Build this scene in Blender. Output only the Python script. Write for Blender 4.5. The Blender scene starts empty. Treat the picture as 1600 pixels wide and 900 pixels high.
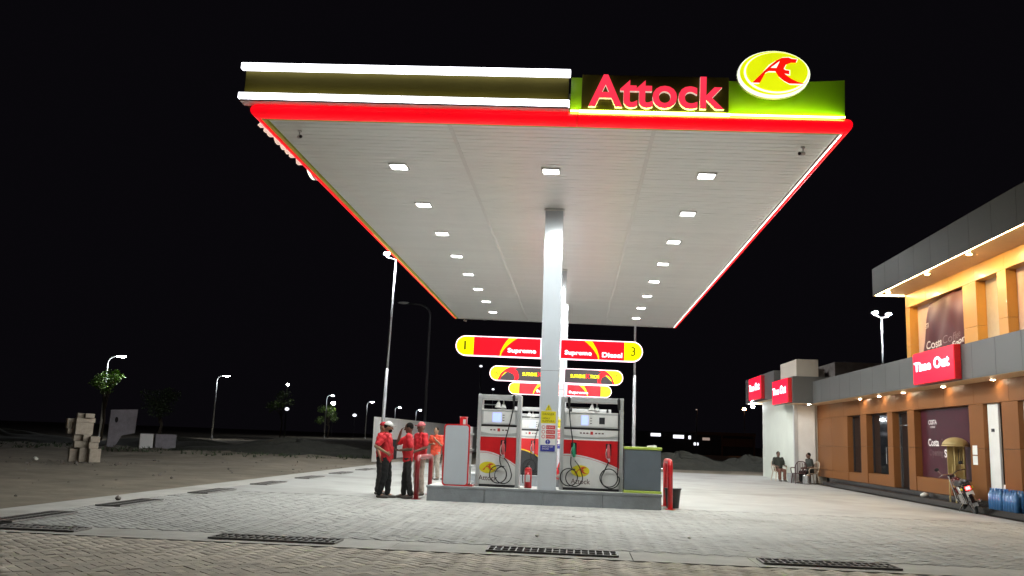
import bpy, bmesh, math, random
import numpy as np
from mathutils import Vector, Matrix
random.seed(7)
R = math.radians
scene = bpy.context.scene
COL = scene.collection

# ---------------------------------------------------------------- camera
CAM_F, CAM_P, CAM_R, CAM_Y, CAM_H = 1400.0, 0.1660, 0.03665, -0.0762, 1.4482
def cam_axes():
    cy, sy, cp, sp = math.cos(CAM_Y), math.sin(CAM_Y), math.cos(CAM_P), math.sin(CAM_P)
    fw = Vector((sy*cp, cy*cp, sp)); rt = Vector((cy, -sy, 0)); up = rt.cross(fw)
    c, s = math.cos(CAM_R), math.sin(CAM_R)
    return c*rt + s*up, -s*rt + c*up, fw
_r, _u, _f = cam_axes()
cd = bpy.data.cameras.new('camera'); cam = bpy.data.objects.new('camera', cd); COL.objects.link(cam)
cd.sensor_width = 36; cd.lens = CAM_F/1600*36; cd.clip_start = 0.1; cd.clip_end = 3000
cam.matrix_world = Matrix(((_r.x, _u.x, -_f.x, 0), (_r.y, _u.y, -_f.y, 0), (_r.z, _u.z, -_f.z, CAM_H), (0, 0, 0, 1)))
scene.camera = cam
# ---------------------------------------------------------------- night sky
w = bpy.data.worlds.new('World'); scene.world = w; w.use_nodes = True
wn = w.node_tree.nodes; wl = w.node_tree.links
bg = wn['Background']
sky = wn.new('ShaderNodeTexSky'); sky.sky_type = 'NISHITA'; sky.sun_disc = False
sky.sun_elevation = R(-7); sky.sun_rotation = R(200)
mixs = wn.new('ShaderNodeMixRGB'); mixs.inputs[0].default_value = 0.9
mixs.inputs[2].default_value = (0.0026, 0.0022, 0.0032, 1)
wl.new(sky.outputs[0], mixs.inputs[1]); wl.new(mixs.outputs[0], bg.inputs[0]); bg.inputs[1].default_value = 1.0
# ---------------------------------------------------------------- exposure and render
scene.view_settings.view_transform = 'Standard'; scene.view_settings.look = 'None'
scene.view_settings.exposure = 0.15; scene.view_settings.gamma = 1.0
scene.view_settings.use_curve_mapping = False
scene.render.engine = 'CYCLES'
scene.cycles.use_denoising = True
scene.cycles.max_bounces = 9; scene.cycles.diffuse_bounces = 7; scene.cycles.glossy_bounces = 3
scene.cycles.transmission_bounces = 4
scene.cycles.sample_clamp_indirect = 6.0
scene.cycles.use_light_tree = True
scene.cycles.caustics_reflective = False; scene.cycles.caustics_refractive = False

# light levels of the place's own lamps
L_CANOPY, L_STREET, L_DOWN, L_COVE = 660.0, 700.0, 210.0, 60.0

# ================================================================ materials
MATS = {}
def mat(name, col, rough=0.5, metal=0.0, var=0.12, scale=6.0, bump=0.0, bscale=60.0, spec=0.5, coat=0.0, isl=0.0,
        trans=0.0, alpha=1.0, dirt=0.0):
    m = bpy.data.materials.new(name); m.use_nodes = True; MATS[name] = m
    n, l = m.node_tree.nodes, m.node_tree.links
    b = n['Principled BSDF']
    b.inputs['Roughness'].default_value = rough; b.inputs['Metallic'].default_value = metal
    b.inputs['Specular IOR Level'].default_value = spec; b.inputs['Coat Weight'].default_value = coat
    b.inputs['Coat Roughness'].default_value = 0.08
    if trans: b.inputs['Transmission Weight'].default_value = trans
    if alpha < 1: b.inputs['Alpha'].default_value = alpha
    tc = n.new('ShaderNodeTexCoord')
    nz = n.new('ShaderNodeTexNoise'); nz.inputs['Scale'].default_value = scale; nz.inputs['Detail'].default_value = 6
    nz.inputs['Roughness'].default_value = 0.65
    l.new(tc.outputs['Object'], nz.inputs['Vector'])
    mr = n.new('ShaderNodeMapRange'); mr.inputs[1].default_value = 0.3; mr.inputs[2].default_value = 0.7
    mr.inputs[3].default_value = 1-var; mr.inputs[4].default_value = 1+var
    l.new(nz.outputs[0], mr.inputs[0])
    fac = mr.outputs[0]
    if isl:
        g = n.new('ShaderNodeNewGeometry'); oi = n.new('ShaderNodeObjectInfo')
        ad = n.new('ShaderNodeMath'); ad.operation = 'ADD'; l.new(g.outputs['Random Per Island'], ad.inputs[0]); l.new(oi.outputs['Random'], ad.inputs[1])
        fr = n.new('ShaderNodeMath'); fr.operation = 'FRACT'; l.new(ad.outputs[0], fr.inputs[0])
        m2 = n.new('ShaderNodeMapRange'); m2.inputs[3].default_value = 1-isl; m2.inputs[4].default_value = 1+isl
        l.new(fr.outputs[0], m2.inputs[0])
        mu = n.new('ShaderNodeMath'); mu.operation = 'MULTIPLY'; l.new(fac, mu.inputs[0]); l.new(m2.outputs[0], mu.inputs[1])
        fac = mu.outputs[0]
    vm = n.new('ShaderNodeVectorMath'); vm.operation = 'SCALE'; vm.inputs[0].default_value = col[:3]
    l.new(fac, vm.inputs['Scale'])
    out = vm.outputs[0]
    if dirt:
        n2 = n.new('ShaderNodeTexNoise'); n2.inputs['Scale'].default_value = scale*0.23; n2.inputs['Detail'].default_value = 8
        l.new(tc.outputs['Object'], n2.inputs['Vector'])
        r2 = n.new('ShaderNodeMapRange'); r2.inputs[1].default_value = 0.5; r2.inputs[2].default_value = 0.72
        r2.inputs[4].default_value = dirt; l.new(n2.outputs[0], r2.inputs[0])
        mx = n.new('ShaderNodeMixRGB'); mx.inputs[2].default_value = (col[0]*0.35, col[1]*0.32, col[2]*0.27, 1)
        l.new(r2.outputs[0], mx.inputs[0]); l.new(out, mx.inputs[1]); out = mx.outputs[0]
    l.new(out, b.inputs['Base Color'])
    rr = n.new('ShaderNodeMapRange'); rr.inputs[1].default_value = 0.3; rr.inputs[2].default_value = 0.7
    rr.inputs[3].default_value = max(0.02, rough*0.93); rr.inputs[4].default_value = min(1, rough*1.07)
    l.new(nz.outputs[0], rr.inputs[0]); l.new(rr.outputs[0], b.inputs['Roughness'])
    if bump:
        bn = n.new('ShaderNodeTexNoise'); bn.inputs['Scale'].default_value = bscale; bn.inputs['Detail'].default_value = 5
        l.new(tc.outputs['Object'], bn.inputs['Vector'])
        bp = n.new('ShaderNodeBump'); bp.inputs['Strength'].default_value = bump; bp.inputs['Distance'].default_value = 0.02
        l.new(bn.outputs[0], bp.inputs['Height']); l.new(bp.outputs[0], b.inputs['Normal'])
    return m
def emit(name, col, strength=1.0, base=None, rough=0.3, streak=0.0):
    m = bpy.data.materials.new(name); m.use_nodes = True; MATS[name] = m
    n, l = m.node_tree.nodes, m.node_tree.links
    b = n['Principled BSDF']
    b.inputs['Base Color'].default_value = (*(base or col), 1); b.inputs['Roughness'].default_value = rough
    b.inputs['Emission Color'].default_value = (*col, 1); b.inputs['Emission Strength'].default_value = strength
    if streak:   # uneven tubes behind the acrylic
        tc = n.new('ShaderNodeTexCoord'); nz = n.new('ShaderNodeTexNoise'); nz.inputs['Scale'].default_value = 1.6
        l.new(tc.outputs['Object'], nz.inputs['Vector'])
        mr = n.new('ShaderNodeMapRange'); mr.inputs[1].default_value = 0.3; mr.inputs[2].default_value = 0.7
        mr.inputs[3].default_value = strength*(1-streak); mr.inputs[4].default_value = strength*(1+streak)
        l.new(nz.outputs[0], mr.inputs[0]); l.new(mr.outputs[0], b.inputs['Emission Strength'])
    return m

mat('apron', (0.40, 0.40, 0.385), 0.75, var=0.10, scale=1.3, bump=0.25, bscale=14, spec=0.06, dirt=0.5)
mat('strip_concrete', (0.46, 0.45, 0.42), 0.8, spec=0.06, var=0.12, scale=3, bump=0.2, bscale=40, dirt=0.3)
mat('paver_tan_lit', (0.53, 0.48, 0.41), 0.8, spec=0.06, var=0.18, scale=2.2, bump=0.35, bscale=70, isl=0.18, dirt=0.45)  # near pavers: tan, with warm foreground light put into the base colour
mat('paver_grey', (0.40, 0.40, 0.38), 0.75, spec=0.06, var=0.10, scale=1.3, bump=0.25, bscale=40, isl=0.045, dirt=0.35)
mat('bedding', (0.20, 0.17, 0.135), 0.9, var=0.3, scale=20)
mat('bedding_sand', (0.33, 0.32, 0.295), 0.9, var=0.2, scale=6)
mat('dirt', (0.17, 0.145, 0.105), 0.95, var=0.35, scale=0.9, bump=0.8, bscale=5, dirt=0.6)
mat('mound', (0.042, 0.042, 0.033), 0.95, var=0.4, scale=3, bump=0.9, bscale=8)
mat('scrap', (0.7, 0.68, 0.62), 0.7, scale=20)
mat('iron', (0.05, 0.05, 0.052), 0.55, metal=0.6, var=0.3, scale=14, bump=0.2)
mat('iron_rim', (0.22, 0.21, 0.20), 0.6, var=0.3, scale=14, bump=0.2)
mat('pit', (0.008, 0.008, 0.008), 0.9)  # near-black, stands for the darkness inside openings
mat('soffit', (0.93, 0.94, 0.90), 0.36, metal=0.3, var=0.03, scale=0.6, isl=0.02, spec=0.5)
mat('soffit_joint', (0.16, 0.16, 0.15), 0.6)
mat('soffit_cover', (0.84, 0.84, 0.80), 0.4, var=0.04)
mat('white_panel', (0.56, 0.60, 0.65), 0.16, var=0.03, scale=1.5, coat=0.3, spec=0.5)
mat('white_paint', (0.76, 0.76, 0.74), 0.35, var=0.06, scale=5, dirt=0.12)
mat('grey_metal', (0.52, 0.53, 0.53), 0.38, metal=0.25, var=0.08, scale=4, dirt=0.1)
mat('galv', (0.62, 0.63, 0.64), 0.4, metal=0.5, var=0.15, scale=5)
mat('dark_metal', (0.045, 0.045, 0.05), 0.45, metal=0.4, var=0.2)
mat('olive_box', (0.095, 0.075, 0.010), 0.5, spec=0.2, var=0.06)
mat('olive', (0.055, 0.046, 0.004), 0.6, spec=0.1, var=0.06, scale=2)
mat('lime_panel', (0.34, 0.66, 0.015), 0.42, var=0.05, scale=2)
mat('lime_trim', (0.45, 0.58, 0.09), 0.4, var=0.08)
mat('red_paint', (0.62, 0.015, 0.02), 0.3, var=0.08, scale=4, coat=0.2)
mat('maroon_paint', (0.26, 0.02, 0.025), 0.35, var=0.12, scale=6, dirt=0.25)
mat('island_grey', (0.27, 0.29, 0.31), 0.55, var=0.15, scale=3, bump=0.2, bscale=25, dirt=0.5)
mat('island_top', (0.50, 0.50, 0.48), 0.6, var=0.12, scale=4, dirt=0.4)
mat('slate', (0.13, 0.155, 0.18), 0.42, var=0.08, scale=3)
mat('black_plastic', (0.018, 0.018, 0.02), 0.4, var=0.2)
mat('rubber', (0.012, 0.012, 0.012), 0.65, var=0.2)
mat('charcoal', (0.035, 0.036, 0.04), 0.35, var=0.1)
mat('green_plastic', (0.03, 0.28, 0.15), 0.35)
mat('pink_plastic', (0.65, 0.12, 0.13), 0.35)
mat('yellow_paint', (0.72, 0.62, 0.02), 0.4, var=0.06)
mat('logo_red', (0.55, 0.06, 0.02), 0.4)
mat('ink', (0.12, 0.05, 0.05), 0.5)
mat('ink_black', (0.02, 0.02, 0.02), 0.5)
mat('paper', (0.78, 0.78, 0.76), 0.7, var=0.05)
mat('blue_print', (0.03, 0.04, 0.30), 0.5)
mat('red_print', (0.60, 0.05, 0.05), 0.5)
mat('wall_white', (0.76, 0.75, 0.72), 0.75, var=0.08, scale=1.2, bump=0.15, bscale=30, dirt=0.15)
mat('wall_pale', (0.70, 0.73, 0.65), 0.75, var=0.06, scale=0.8, bump=0.1, bscale=30, dirt=0.12)
mat('wall_beige', (0.50, 0.45, 0.38), 0.7, var=0.05, scale=1)
mat('acp_brown', (0.215, 0.085, 0.028), 0.45, spec=0.15, metal=0.0, var=0.06, scale=1.2, coat=0.0)
mat('acp_gold', (0.66, 0.36, 0.085), 0.36, metal=0.1, var=0.06, scale=1.2, coat=0.1)
mat('acp_grey', (0.115, 0.115, 0.112), 0.42, spec=0.25, metal=0.15, var=0.05, scale=1)
mat('acp_grey_top', (0.085, 0.088, 0.068), 0.5, spec=0.15, metal=0.0, var=0.05, scale=1)
mat('joint_dark', (0.02, 0.018, 0.015), 0.7)
mat('soffit_warm', (0.66, 0.45, 0.25), 0.45, var=0.05)
mat('stone_black', (0.022, 0.02, 0.02), 0.25, var=0.3, scale=8)
mat('glass_dark', (0.012, 0.013, 0.015), 0.05, spec=0.6)
mat('cream_blind', (0.66, 0.57, 0.40), 0.6, var=0.06)
mat('pink_blind', (0.62, 0.46, 0.38), 0.6, var=0.06)
mat('maroon_print', (0.055, 0.009, 0.018), 0.30, var=0.35, scale=2.5)
mat('maroon_cloth', (0.085, 0.014, 0.022), 0.5, var=0.25, scale=3)
mat('print_white', (0.85, 0.80, 0.78), 0.5)
mat('print_grey', (0.24, 0.15, 0.16), 0.5)
mat('concrete_raw', (0.16, 0.14, 0.125), 0.9, var=0.3, scale=4, bump=0.6, bscale=25)
mat('block', (0.37, 0.32, 0.26), 0.9, var=0.25, scale=7, bump=0.7, bscale=45, dirt=0.4)
mat('slab_stone', (0.26, 0.24, 0.26), 0.85, var=0.25, scale=2.5, bump=0.5, bscale=18, dirt=0.4)
mat('bark', (0.09, 0.07, 0.05), 0.9, var=0.3, scale=8, bump=0.8)
mat('leaf', (0.12, 0.22, 0.02), 0.55, var=0.35, scale=3, isl=0.35)
mat('leaf_dark', (0.035, 0.055, 0.02), 0.6, var=0.35, scale=3, isl=0.35)
mat('skin', (0.30, 0.165, 0.10), 0.5, var=0.08, scale=12)
mat('skin_dark', (0.14, 0.075, 0.05), 0.5, var=0.08, scale=12)
mat('hair', (0.008, 0.007, 0.006), 0.85, spec=0.15, var=0.3, scale=60, bump=0.5, bscale=150)
mat('shirt_red', (0.62, 0.02, 0.03), 0.75, var=0.14, scale=7, bump=0.5, bscale=14)
mat('shirt_orange', (0.72, 0.075, 0.035), 0.75, var=0.16, scale=7, bump=0.5, bscale=14)
mat('trousers_black', (0.009, 0.009, 0.010), 0.8, var=0.3, scale=9, bump=0.5, bscale=16)
mat('trousers_charcoal', (0.02, 0.019, 0.018), 0.8, var=0.3, scale=9, bump=0.5, bscale=16)
mat('trousers_khaki', (0.34, 0.29, 0.24), 0.8, var=0.25, scale=11, bump=0.5, bscale=16)
mat('shoe', (0.10, 0.085, 0.075), 0.5, var=0.3, scale=14)
mat('cap_white', (0.75, 0.74, 0.70), 0.8, var=0.06)
mat('cap_faded', (0.50, 0.13, 0.14), 0.85, var=0.15)
mat('cap_red', (0.45, 0.02, 0.03), 0.8, var=0.1)
mat('shirt_dark', (0.03, 0.032, 0.026), 0.8, var=0.3, scale=10, bump=0.4, bscale=18)
mat('trousers_rust', (0.16, 0.065, 0.045), 0.8, var=0.2, scale=10, bump=0.4, bscale=18)
mat('chair_cream', (0.50, 0.40, 0.30), 0.35, var=0.06)
mat('chair_maroon', (0.07, 0.022, 0.025), 0.35, var=0.1)
mat('steel', (0.6, 0.6, 0.6), 0.25, metal=0.9, var=0.1)
mat('bucket_grey', (0.30, 0.31, 0.31), 0.45, var=0.1)
mat('bin_black', (0.03, 0.032, 0.033), 0.5, var=0.2)
mat('chrome', (0.7, 0.7, 0.7), 0.12, metal=1.0, var=0.05)
mat('moto_tank', (0.09, 0.012, 0.012), 0.2, coat=0.5)
mat('seat_vinyl', (0.015, 0.014, 0.014), 0.45, var=0.2)
mat('booth_yellow', (0.42, 0.31, 0.125), 0.5, var=0.12, scale=4, dirt=0.2)
mat('bottle_blue', (0.035, 0.17, 0.42), 0.18, var=0.12, scale=9, trans=0.25)
mat('bottle_cap', (0.05, 0.20, 0.50), 0.35)
mat('roof_brown', (0.20, 0.085, 0.045), 0.8, var=0.2)
mat('dark_wall', (0.055, 0.05, 0.05), 0.85, var=0.3, scale=1)

emit('e_lamp', (1.0, 1.0, 0.97), 22.0)
emit('e_white_strip', (0.93, 0.92, 1.0), 5.0, streak=0.12)
emit('e_red_tube', (1.0, 0.002, 0.010), 0.95, base=(0.7, 0.01, 0.015), streak=0.2)
emit('e_lime_led', (0.74, 0.95, 0.14), 19.0)
emit('e_led_white', (0.95, 0.97, 0.85), 3.0)
emit('e_amber', (1.0, 0.50, 0.12), 1.0)
emit('e_letter', (1.0, 0.035, 0.075), 1.05, base=(0.7, 0.02, 0.04), streak=0.12)
emit('e_letter_side', (0.9, 0.75, 0.62), 0.55)
emit('e_oval_yellow', (0.70, 0.78, 0.004), 1.0, streak=0.08)
emit('e_oval_white', (0.95, 1.0, 0.80), 1.25)
emit('e_oval_red', (0.90, 0.008, 0.004), 1.0)
emit('e_sign_red', (0.93, 0.004, 0.012), 1.1, streak=0.18)
emit('e_sign_yellow', (0.95, 0.90, 0.0), 1.05)
emit('e_sign_gold', (1.0, 0.55, 0.0), 1.0)
emit('e_sign_edge', (1.0, 0.72, 0.82), 1.6)
emit('e_sign_white', (1.0, 0.86, 0.92), 1.3)
emit('e_sign_black', (0.035, 0.028, 0.030), 1.0)
emit('e_sign_grey', (0.10, 0.09, 0.0), 1.0)
emit('e_box_red', (0.95, 0.003, 0.03), 1.15, streak=0.15)
emit('e_box_white', (1.0, 0.80, 0.90), 2.4)
emit('e_down', (1.0, 0.80, 0.55), L_DOWN)
emit('e_down_up', (1.0, 0.66, 0.30), 1300.0)
emit('e_cove', (1.0, 0.70, 0.36), L_COVE)
emit('e_street', (0.93, 0.97, 1.0), L_STREET)
emit('e_mast', (0.95, 0.97, 1.0), 3000.0)
emit('e_sodium', (1.0, 0.42, 0.16), 90.0)
emit('e_far', (0.95, 0.97, 0.9), 110.0)
emit('e_window', (0.92, 0.93, 1.0), 1.6)
emit('e_window_dim', (0.8, 0.6, 0.5), 0.35)
emit('e_lcd', (0.42, 0.52, 1.0), 0.85)
emit('e_tail', (1.0, 0.02, 0.02), 45.0)

# ================================================================ mesh helpers
class MB:
    def __init__(s): s.v, s.f, s.mi = [], [], []; s.cur = 0
    def add(s, vs, fs):
        o = len(s.v); s.v += [tuple(v) for v in vs]
        for f in fs: s.f.append(tuple(i+o for i in f)); s.mi.append(s.cur)
        return s
    def box(s, x0, x1, y0, y1, z0, z1):
        v = [(x0,y0,z0),(x1,y0,z0),(x1,y1,z0),(x0,y1,z0),(x0,y0,z1),(x1,y0,z1),(x1,y1,z1),(x0,y1,z1)]
        return s.add(v, [(0,3,2,1),(4,5,6,7),(0,1,5,4),(1,2,6,5),(2,3,7,6),(3,0,4,7)])
    def prism(s, poly, t0, t1, axis='y'):
        """poly of (a,b); axis y: (a,t,b); axis x: (t,a,b); axis z: (a,b,t)"""
        def P(a, b, t): return (a,t,b) if axis == 'y' else ((t,a,b) if axis == 'x' else (a,b,t))
        n = len(poly); v = [P(a,b,t0) for a,b in poly] + [P(a,b,t1) for a,b in poly]
        f = [tuple(range(n)), tuple(range(2*n-1, n-1, -1))] + [(i, i+n, (i+1) % n+n, (i+1) % n) for i in range(n)]
        return s.add(v, f)
    def cyl(s, p0, p1, r0, r1=None, n=12, caps=True):
        r1 = r0 if r1 is None else r1
        p0, p1 = Vector(p0), Vector(p1); d = (p1-p0)
        if d.length < 1e-9: return s
        d.normalize(); a = d.orthogonal().normalized(); b = d.cross(a)
        v = []
        for p, r in ((p0, r0), (p1, r1)):
            for i in range(n):
                t = 2*math.pi*i/n; v.append(p + r*(math.cos(t)*a + math.sin(t)*b))
        f = [(i, (i+1) % n, n+(i+1) % n, n+i) for i in range(n)]
        if caps: f += [tuple(range(n-1, -1, -1)), tuple(range(n, 2*n))]
        return s.add(v, f)
    def tube(s, pts, r, n=8, closed=False):
        pts = [Vector(p) for p in pts]; m = len(pts); rs = r if isinstance(r, (list, tuple)) else [r]*m
        v = []; prev = None
        for i, p in enumerate(pts):
            if closed: d = pts[(i+1) % m]-pts[i-1]
            else: d = pts[min(i+1, m-1)]-pts[max(i-1, 0)]
            d.normalize()
            a = d.orthogonal().normalized() if prev is None else (prev - d*prev.dot(d)).normalized()
            prev = a; b = d.cross(a)
            for k in range(n):
                t = 2*math.pi*k/n; v.append(p + rs[i]*(math.cos(t)*a+math.sin(t)*b))
        f = []
        for i in range(m if closed else m-1):
            j = (i+1) % m
            for k in range(n): f.append((i*n+k, i*n+(k+1) % n, j*n+(k+1) % n, j*n+k))
        if not closed: f += [tuple(range(n-1, -1, -1)), tuple(range((m-1)*n, m*n))]
        return s.add(v, f)
    def ell(s, c, r, nu=14, nv=9, z0=-1.0, mtx=None):
        """ellipsoid; z0>-1 cuts the bottom off (dome)"""
        v = []; t0 = math.acos(max(-1, min(1, z0)))
        for j in range(nv+1):
            t = t0*j/nv
            for i in range(nu):
                a = 2*math.pi*i/nu
                q = Vector((r[0]*math.sin(t)*math.cos(a), r[1]*math.sin(t)*math.sin(a), r[2]*math.cos(t)))
                if mtx: q = mtx @ q
                v.append(q+Vector(c))
        f = []
        for j in range(nv):
            for i in range(nu): f.append((j*nu+i, (j+1)*nu+i, (j+1)*nu+(i+1) % nu, j*nu+(i+1) % nu))
        f.append(tuple((nv)*nu+i for i in range(nu-1, -1, -1)))
        return s.add(v, f)
    def cap(s, p0, r0, p1, r1, n=12, k=4):
        """tapered capsule"""
        p0, p1 = Vector(p0), Vector(p1); d = p1-p0; L = d.length
        if L < 1e-6: return s.ell(p0, (r0, r0, r0))
        d.normalize(); a = d.orthogonal().normalized(); b = d.cross(a); v = []; rings = []
        for i in range(k+1): t = math.pi/2*(1-i/k); rings.append((p0-d*r0*math.sin(t), max(r0*math.cos(t), 1e-4)))
        for i in range(k+1): t = math.pi/2*(i/k); rings.append((p1+d*r1*math.sin(t), max(r1*math.cos(t), 1e-4)))
        for c, r in rings:
            for i in range(n): t = 2*math.pi*i/n; v.append(c+r*(math.cos(t)*a+math.sin(t)*b))
        f = [(j*n+i, j*n+(i+1) % n, (j+1)*n+(i+1) % n, (j+1)*n+i) for j in range(len(rings)-1) for i in range(n)]
        f += [tuple(range(n-1, -1, -1)), tuple(range((len(rings)-1)*n, len(rings)*n))]
        return s.add(v, f)
    def mesh(s, name, mats, smooth=False):
        me = bpy.data.meshes.new(name); me.from_pydata(s.v, [], s.f)
        for m in (mats if isinstance(mats, (list, tuple)) else [mats]): me.materials.append(MATS[m])
        if isinstance(mats, (list, tuple)): me.polygons.foreach_set('material_index', s.mi)
        bm = bmesh.new(); bm.from_mesh(me); bmesh.ops.recalc_face_normals(bm, faces=bm.faces); bm.to_mesh(me); bm.free()
        if smooth:
            me.polygons.foreach_set('use_smooth', [True]*len(me.polygons))
        me.update(); return me
    def build(s, name, mats, parent=None, loc=(0,0,0), rot=(0,0,0), smooth=False, bevel=0.0):
        return link(name, s.mesh(name, mats, smooth), parent, loc, rot, bevel)
def link(name, me, parent=None, loc=(0,0,0), rot=(0,0,0), bevel=0.0):
    o = bpy.data.objects.new(name, me); COL.objects.link(o)
    o.location = loc; o.rotation_euler = rot
    if parent: o.parent = parent
    if bevel:
        b = o.modifiers.new('bevel', 'BEVEL'); b.width = bevel; b.segments = 2; b.limit_method = 'ANGLE'
    return o
def tag(o, label=None, cat=None, group=None, kind=None):
    if label: o['label'] = label
    if cat: o['category'] = cat
    if group: o['group'] = group
    if kind: o['kind'] = kind
    return o
def thing(name, label, cat, loc=(0,0,0), rot=(0,0,0), group=None):
    o = bpy.data.objects.new(name, None); COL.objects.link(o); o.empty_display_size = 0.2
    o.location = loc; o.rotation_euler = rot
    return tag(o, label, cat, group)
def B(name, m, parent, x0, x1, y0, y1, z0, z1, bevel=0.0, loc=(0,0,0), rot=(0,0,0)):
    return MB().box(x0,x1,y0,y1,z0,z1).build(name, m, parent, loc, rot, bevel=bevel)
_tc = {}
def text_mesh(body, width, height, mats, extrude=0.0, bold=0.0, outline=False):
    """text in XY plane facing +Z, fitted into width x height with the lower left corner at 0,0"""
    cu = bpy.data.curves.new('t', 'FONT'); cu.body = body; cu.size = 1; cu.extrude = extrude if not outline else 0; cu.offset = bold
    cu.resolution_u = 4
    if outline: cu.fill_mode = 'NONE'; cu.bevel_depth = 0.022; cu.bevel_resolution = 0
    o = bpy.data.objects.new('t', cu); COL.objects.link(o)
    dg = bpy.context.evaluated_depsgraph_get(); me = bpy.data.meshes.new_from_object(o.evaluated_get(dg))
    bpy.data.objects.remove(o); bpy.data.curves.remove(cu)
    n = len(me.vertices); co = np.empty(n*3, 'f'); me.vertices.foreach_get('co', co); co = co.reshape(-1, 3)
    mn, mx = co.min(0), co.max(0)
    co[:, 0] = (co[:, 0]-mn[0])/(mx[0]-mn[0])*width; co[:, 1] = (co[:, 1]-mn[1])/(mx[1]-mn[1])*height
    if outline: co[:, 2] *= 0.1
    me.vertices.foreach_set('co', co.ravel()); me.materials.clear()
    for m in mats: me.materials.append(MATS[m])
    me.update()
    if len(mats) > 1:
        for p in me.polygons: p.material_index = 0 if abs(p.normal.z) > 0.7 else 1
    return me
FRONT = (R(90), 0, 0); SIDE = (R(90), 0, R(-90))      # lettering that faces -Y, and -X
def text(name, body, x, y, z, w_, h_, m, parent, rot=FRONT, extrude=0.001, bold=0.0, outline=False):
    ms = m if isinstance(m, (list, tuple)) else [m]
    return link(name, text_mesh(body, w_, h_, ms, extrude, bold, outline), parent, (x, y, z), rot)
def tri_fill(name, polys, mats, parent, loc, rot, thick=0.004):
    """polys: list of (outer, holes); flat shape in XY with thickness"""
    me = bpy.data.meshes.new(name); bm = bmesh.new()
    for outer, holes in polys:
        es = []
        for loop in [outer]+holes:
            vs = [bm.verts.new((a, b, 0)) for a, b in loop]
            es += [bm.edges.new((vs[i], vs[(i+1) % len(vs)])) for i in range(len(vs))]
        bmesh.ops.triangle_fill(bm, edges=es, use_beauty=True, use_dissolve=False)
    bmesh.ops.recalc_face_normals(bm, faces=bm.faces)
    for f in bm.faces:
        if f.normal.z < 0: f.normal_flip()
    if thick:
        r = bmesh.ops.extrude_face_region(bm, geom=list(bm.faces))
        for v in [g for g in r['geom'] if isinstance(g, bmesh.types.BMVert)]: v.co.z += thick
        bmesh.ops.recalc_face_normals(bm, faces=bm.faces)
    bm.to_mesh(me); bm.free()
    for m in ([mats] if isinstance(mats, str) else mats): me.materials.append(MATS[m])
    return link(name, me, parent, loc, rot)
def smooth_poly(pts, it=2):
    for _ in range(it):
        q = []
        for i in range(len(pts)):
            a, b = pts[i], pts[(i+1) % len(pts)]
            q += [(a[0]*.75+b[0]*.25, a[1]*.75+b[1]*.25), (a[0]*.25+b[0]*.75, a[1]*.25+b[1]*.75)]
        pts = q
    return pts
EMB = [(195,352),(268,352),(318,262),(350,246),(410,246),(440,292),(490,330),(540,354),(692,354),(622,337),(562,312),(512,278),
       (495,264),(541,272),(541,238),(502,233),(489,222),(508,186),(556,167),(600,167),(614,136),(562,131),(532,120),(470,124),
       (420,148),(360,195),(300,250)]
EMH = [(366,216),(452,153),(420,216)]
def emb(w_, h_, pts, grow=0.0):
    out = [((x-400)/330*w_/2, (265-y)/200*h_/2) for x, y in pts]
    return out
def ellipse(w_, h_, n=40, cx=0, cy=0): return [(cx+w_/2*math.cos(2*math.pi*i/n), cy+h_/2*math.sin(2*math.pi*i/n)) for i in range(n)]
def copy_tree(o, parent=None):
    c = o.copy(); COL.objects.link(c); c.parent = parent
    for ch in list(o.children): copy_tree(ch, c)
    return c
ORD = ['first','second','third','fourth','fifth','sixth','seventh','eighth','ninth','tenth']
def project(P):
    d = Vector(P)-Vector((0, 0, CAM_H)); z = d.dot(_f)
    if z < 0.1: return (-9e9, -9e9)
    return (800+CAM_F*d.dot(_r)/z, 450-CAM_F*d.dot(_u)/z)

# ================================================================ ground
def grid_sheet(name, xs, ys, zf, m, parent=None):
    nx, ny = len(xs), len(ys)
    v = [(x, y, zf(x, y)) for y in ys for x in xs]
    f = [(j*nx+i, j*nx+i+1, (j+1)*nx+i+1, (j+1)*nx+i) for j in range(ny-1) for i in range(nx-1)]
    b = MB(); b.v, b.f, b.mi = v, f, [0]*len(f)
    return b.build(name, m, parent, smooth=True)
def hsh(x, y): return math.sin(x*1.7+math.sin(y*1.1)*2)*math.cos(y*1.3+math.sin(x*.7)*1.6)
def dirt_z(x, y):
    t = 0.0
    if x < -9.3: t = min(1, (-9.3-x)/2.5)
    if y > 46.5: t = max(t, min(1, (y-46.5)/2.5))
    if y < 4 or x > 24: t = max(t, 0)
    amp = 0.05*t + (0.12*t if y > 40 else 0)
    return -0.045 + 0.02*t + amp*(0.6*hsh(x, y)+0.4*hsh(x*3.1, y*2.7))
xs = [-900,-500,-250,-150,-100,-75]+[-60+1.0*i for i in range(50)]+[-10+0.5*i for i in range(5)]+[-6+2*i for i in range(20)]+[40,60,90,150,300,900]
ys = [-300,-60,-10]+[0+1.0*i for i in range(80)]+[80+4*i for i in range(15)]+[150,200,300,450,700,1500]
tag(grid_sheet('ground', xs, ys, dirt_z, 'dirt'), kind='structure')

apron = thing('paved_apron', None, None); apron['kind'] = 'structure'
FX0, FX1 = -8.55, 10.05            # paved forecourt between drain line and shop
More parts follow.
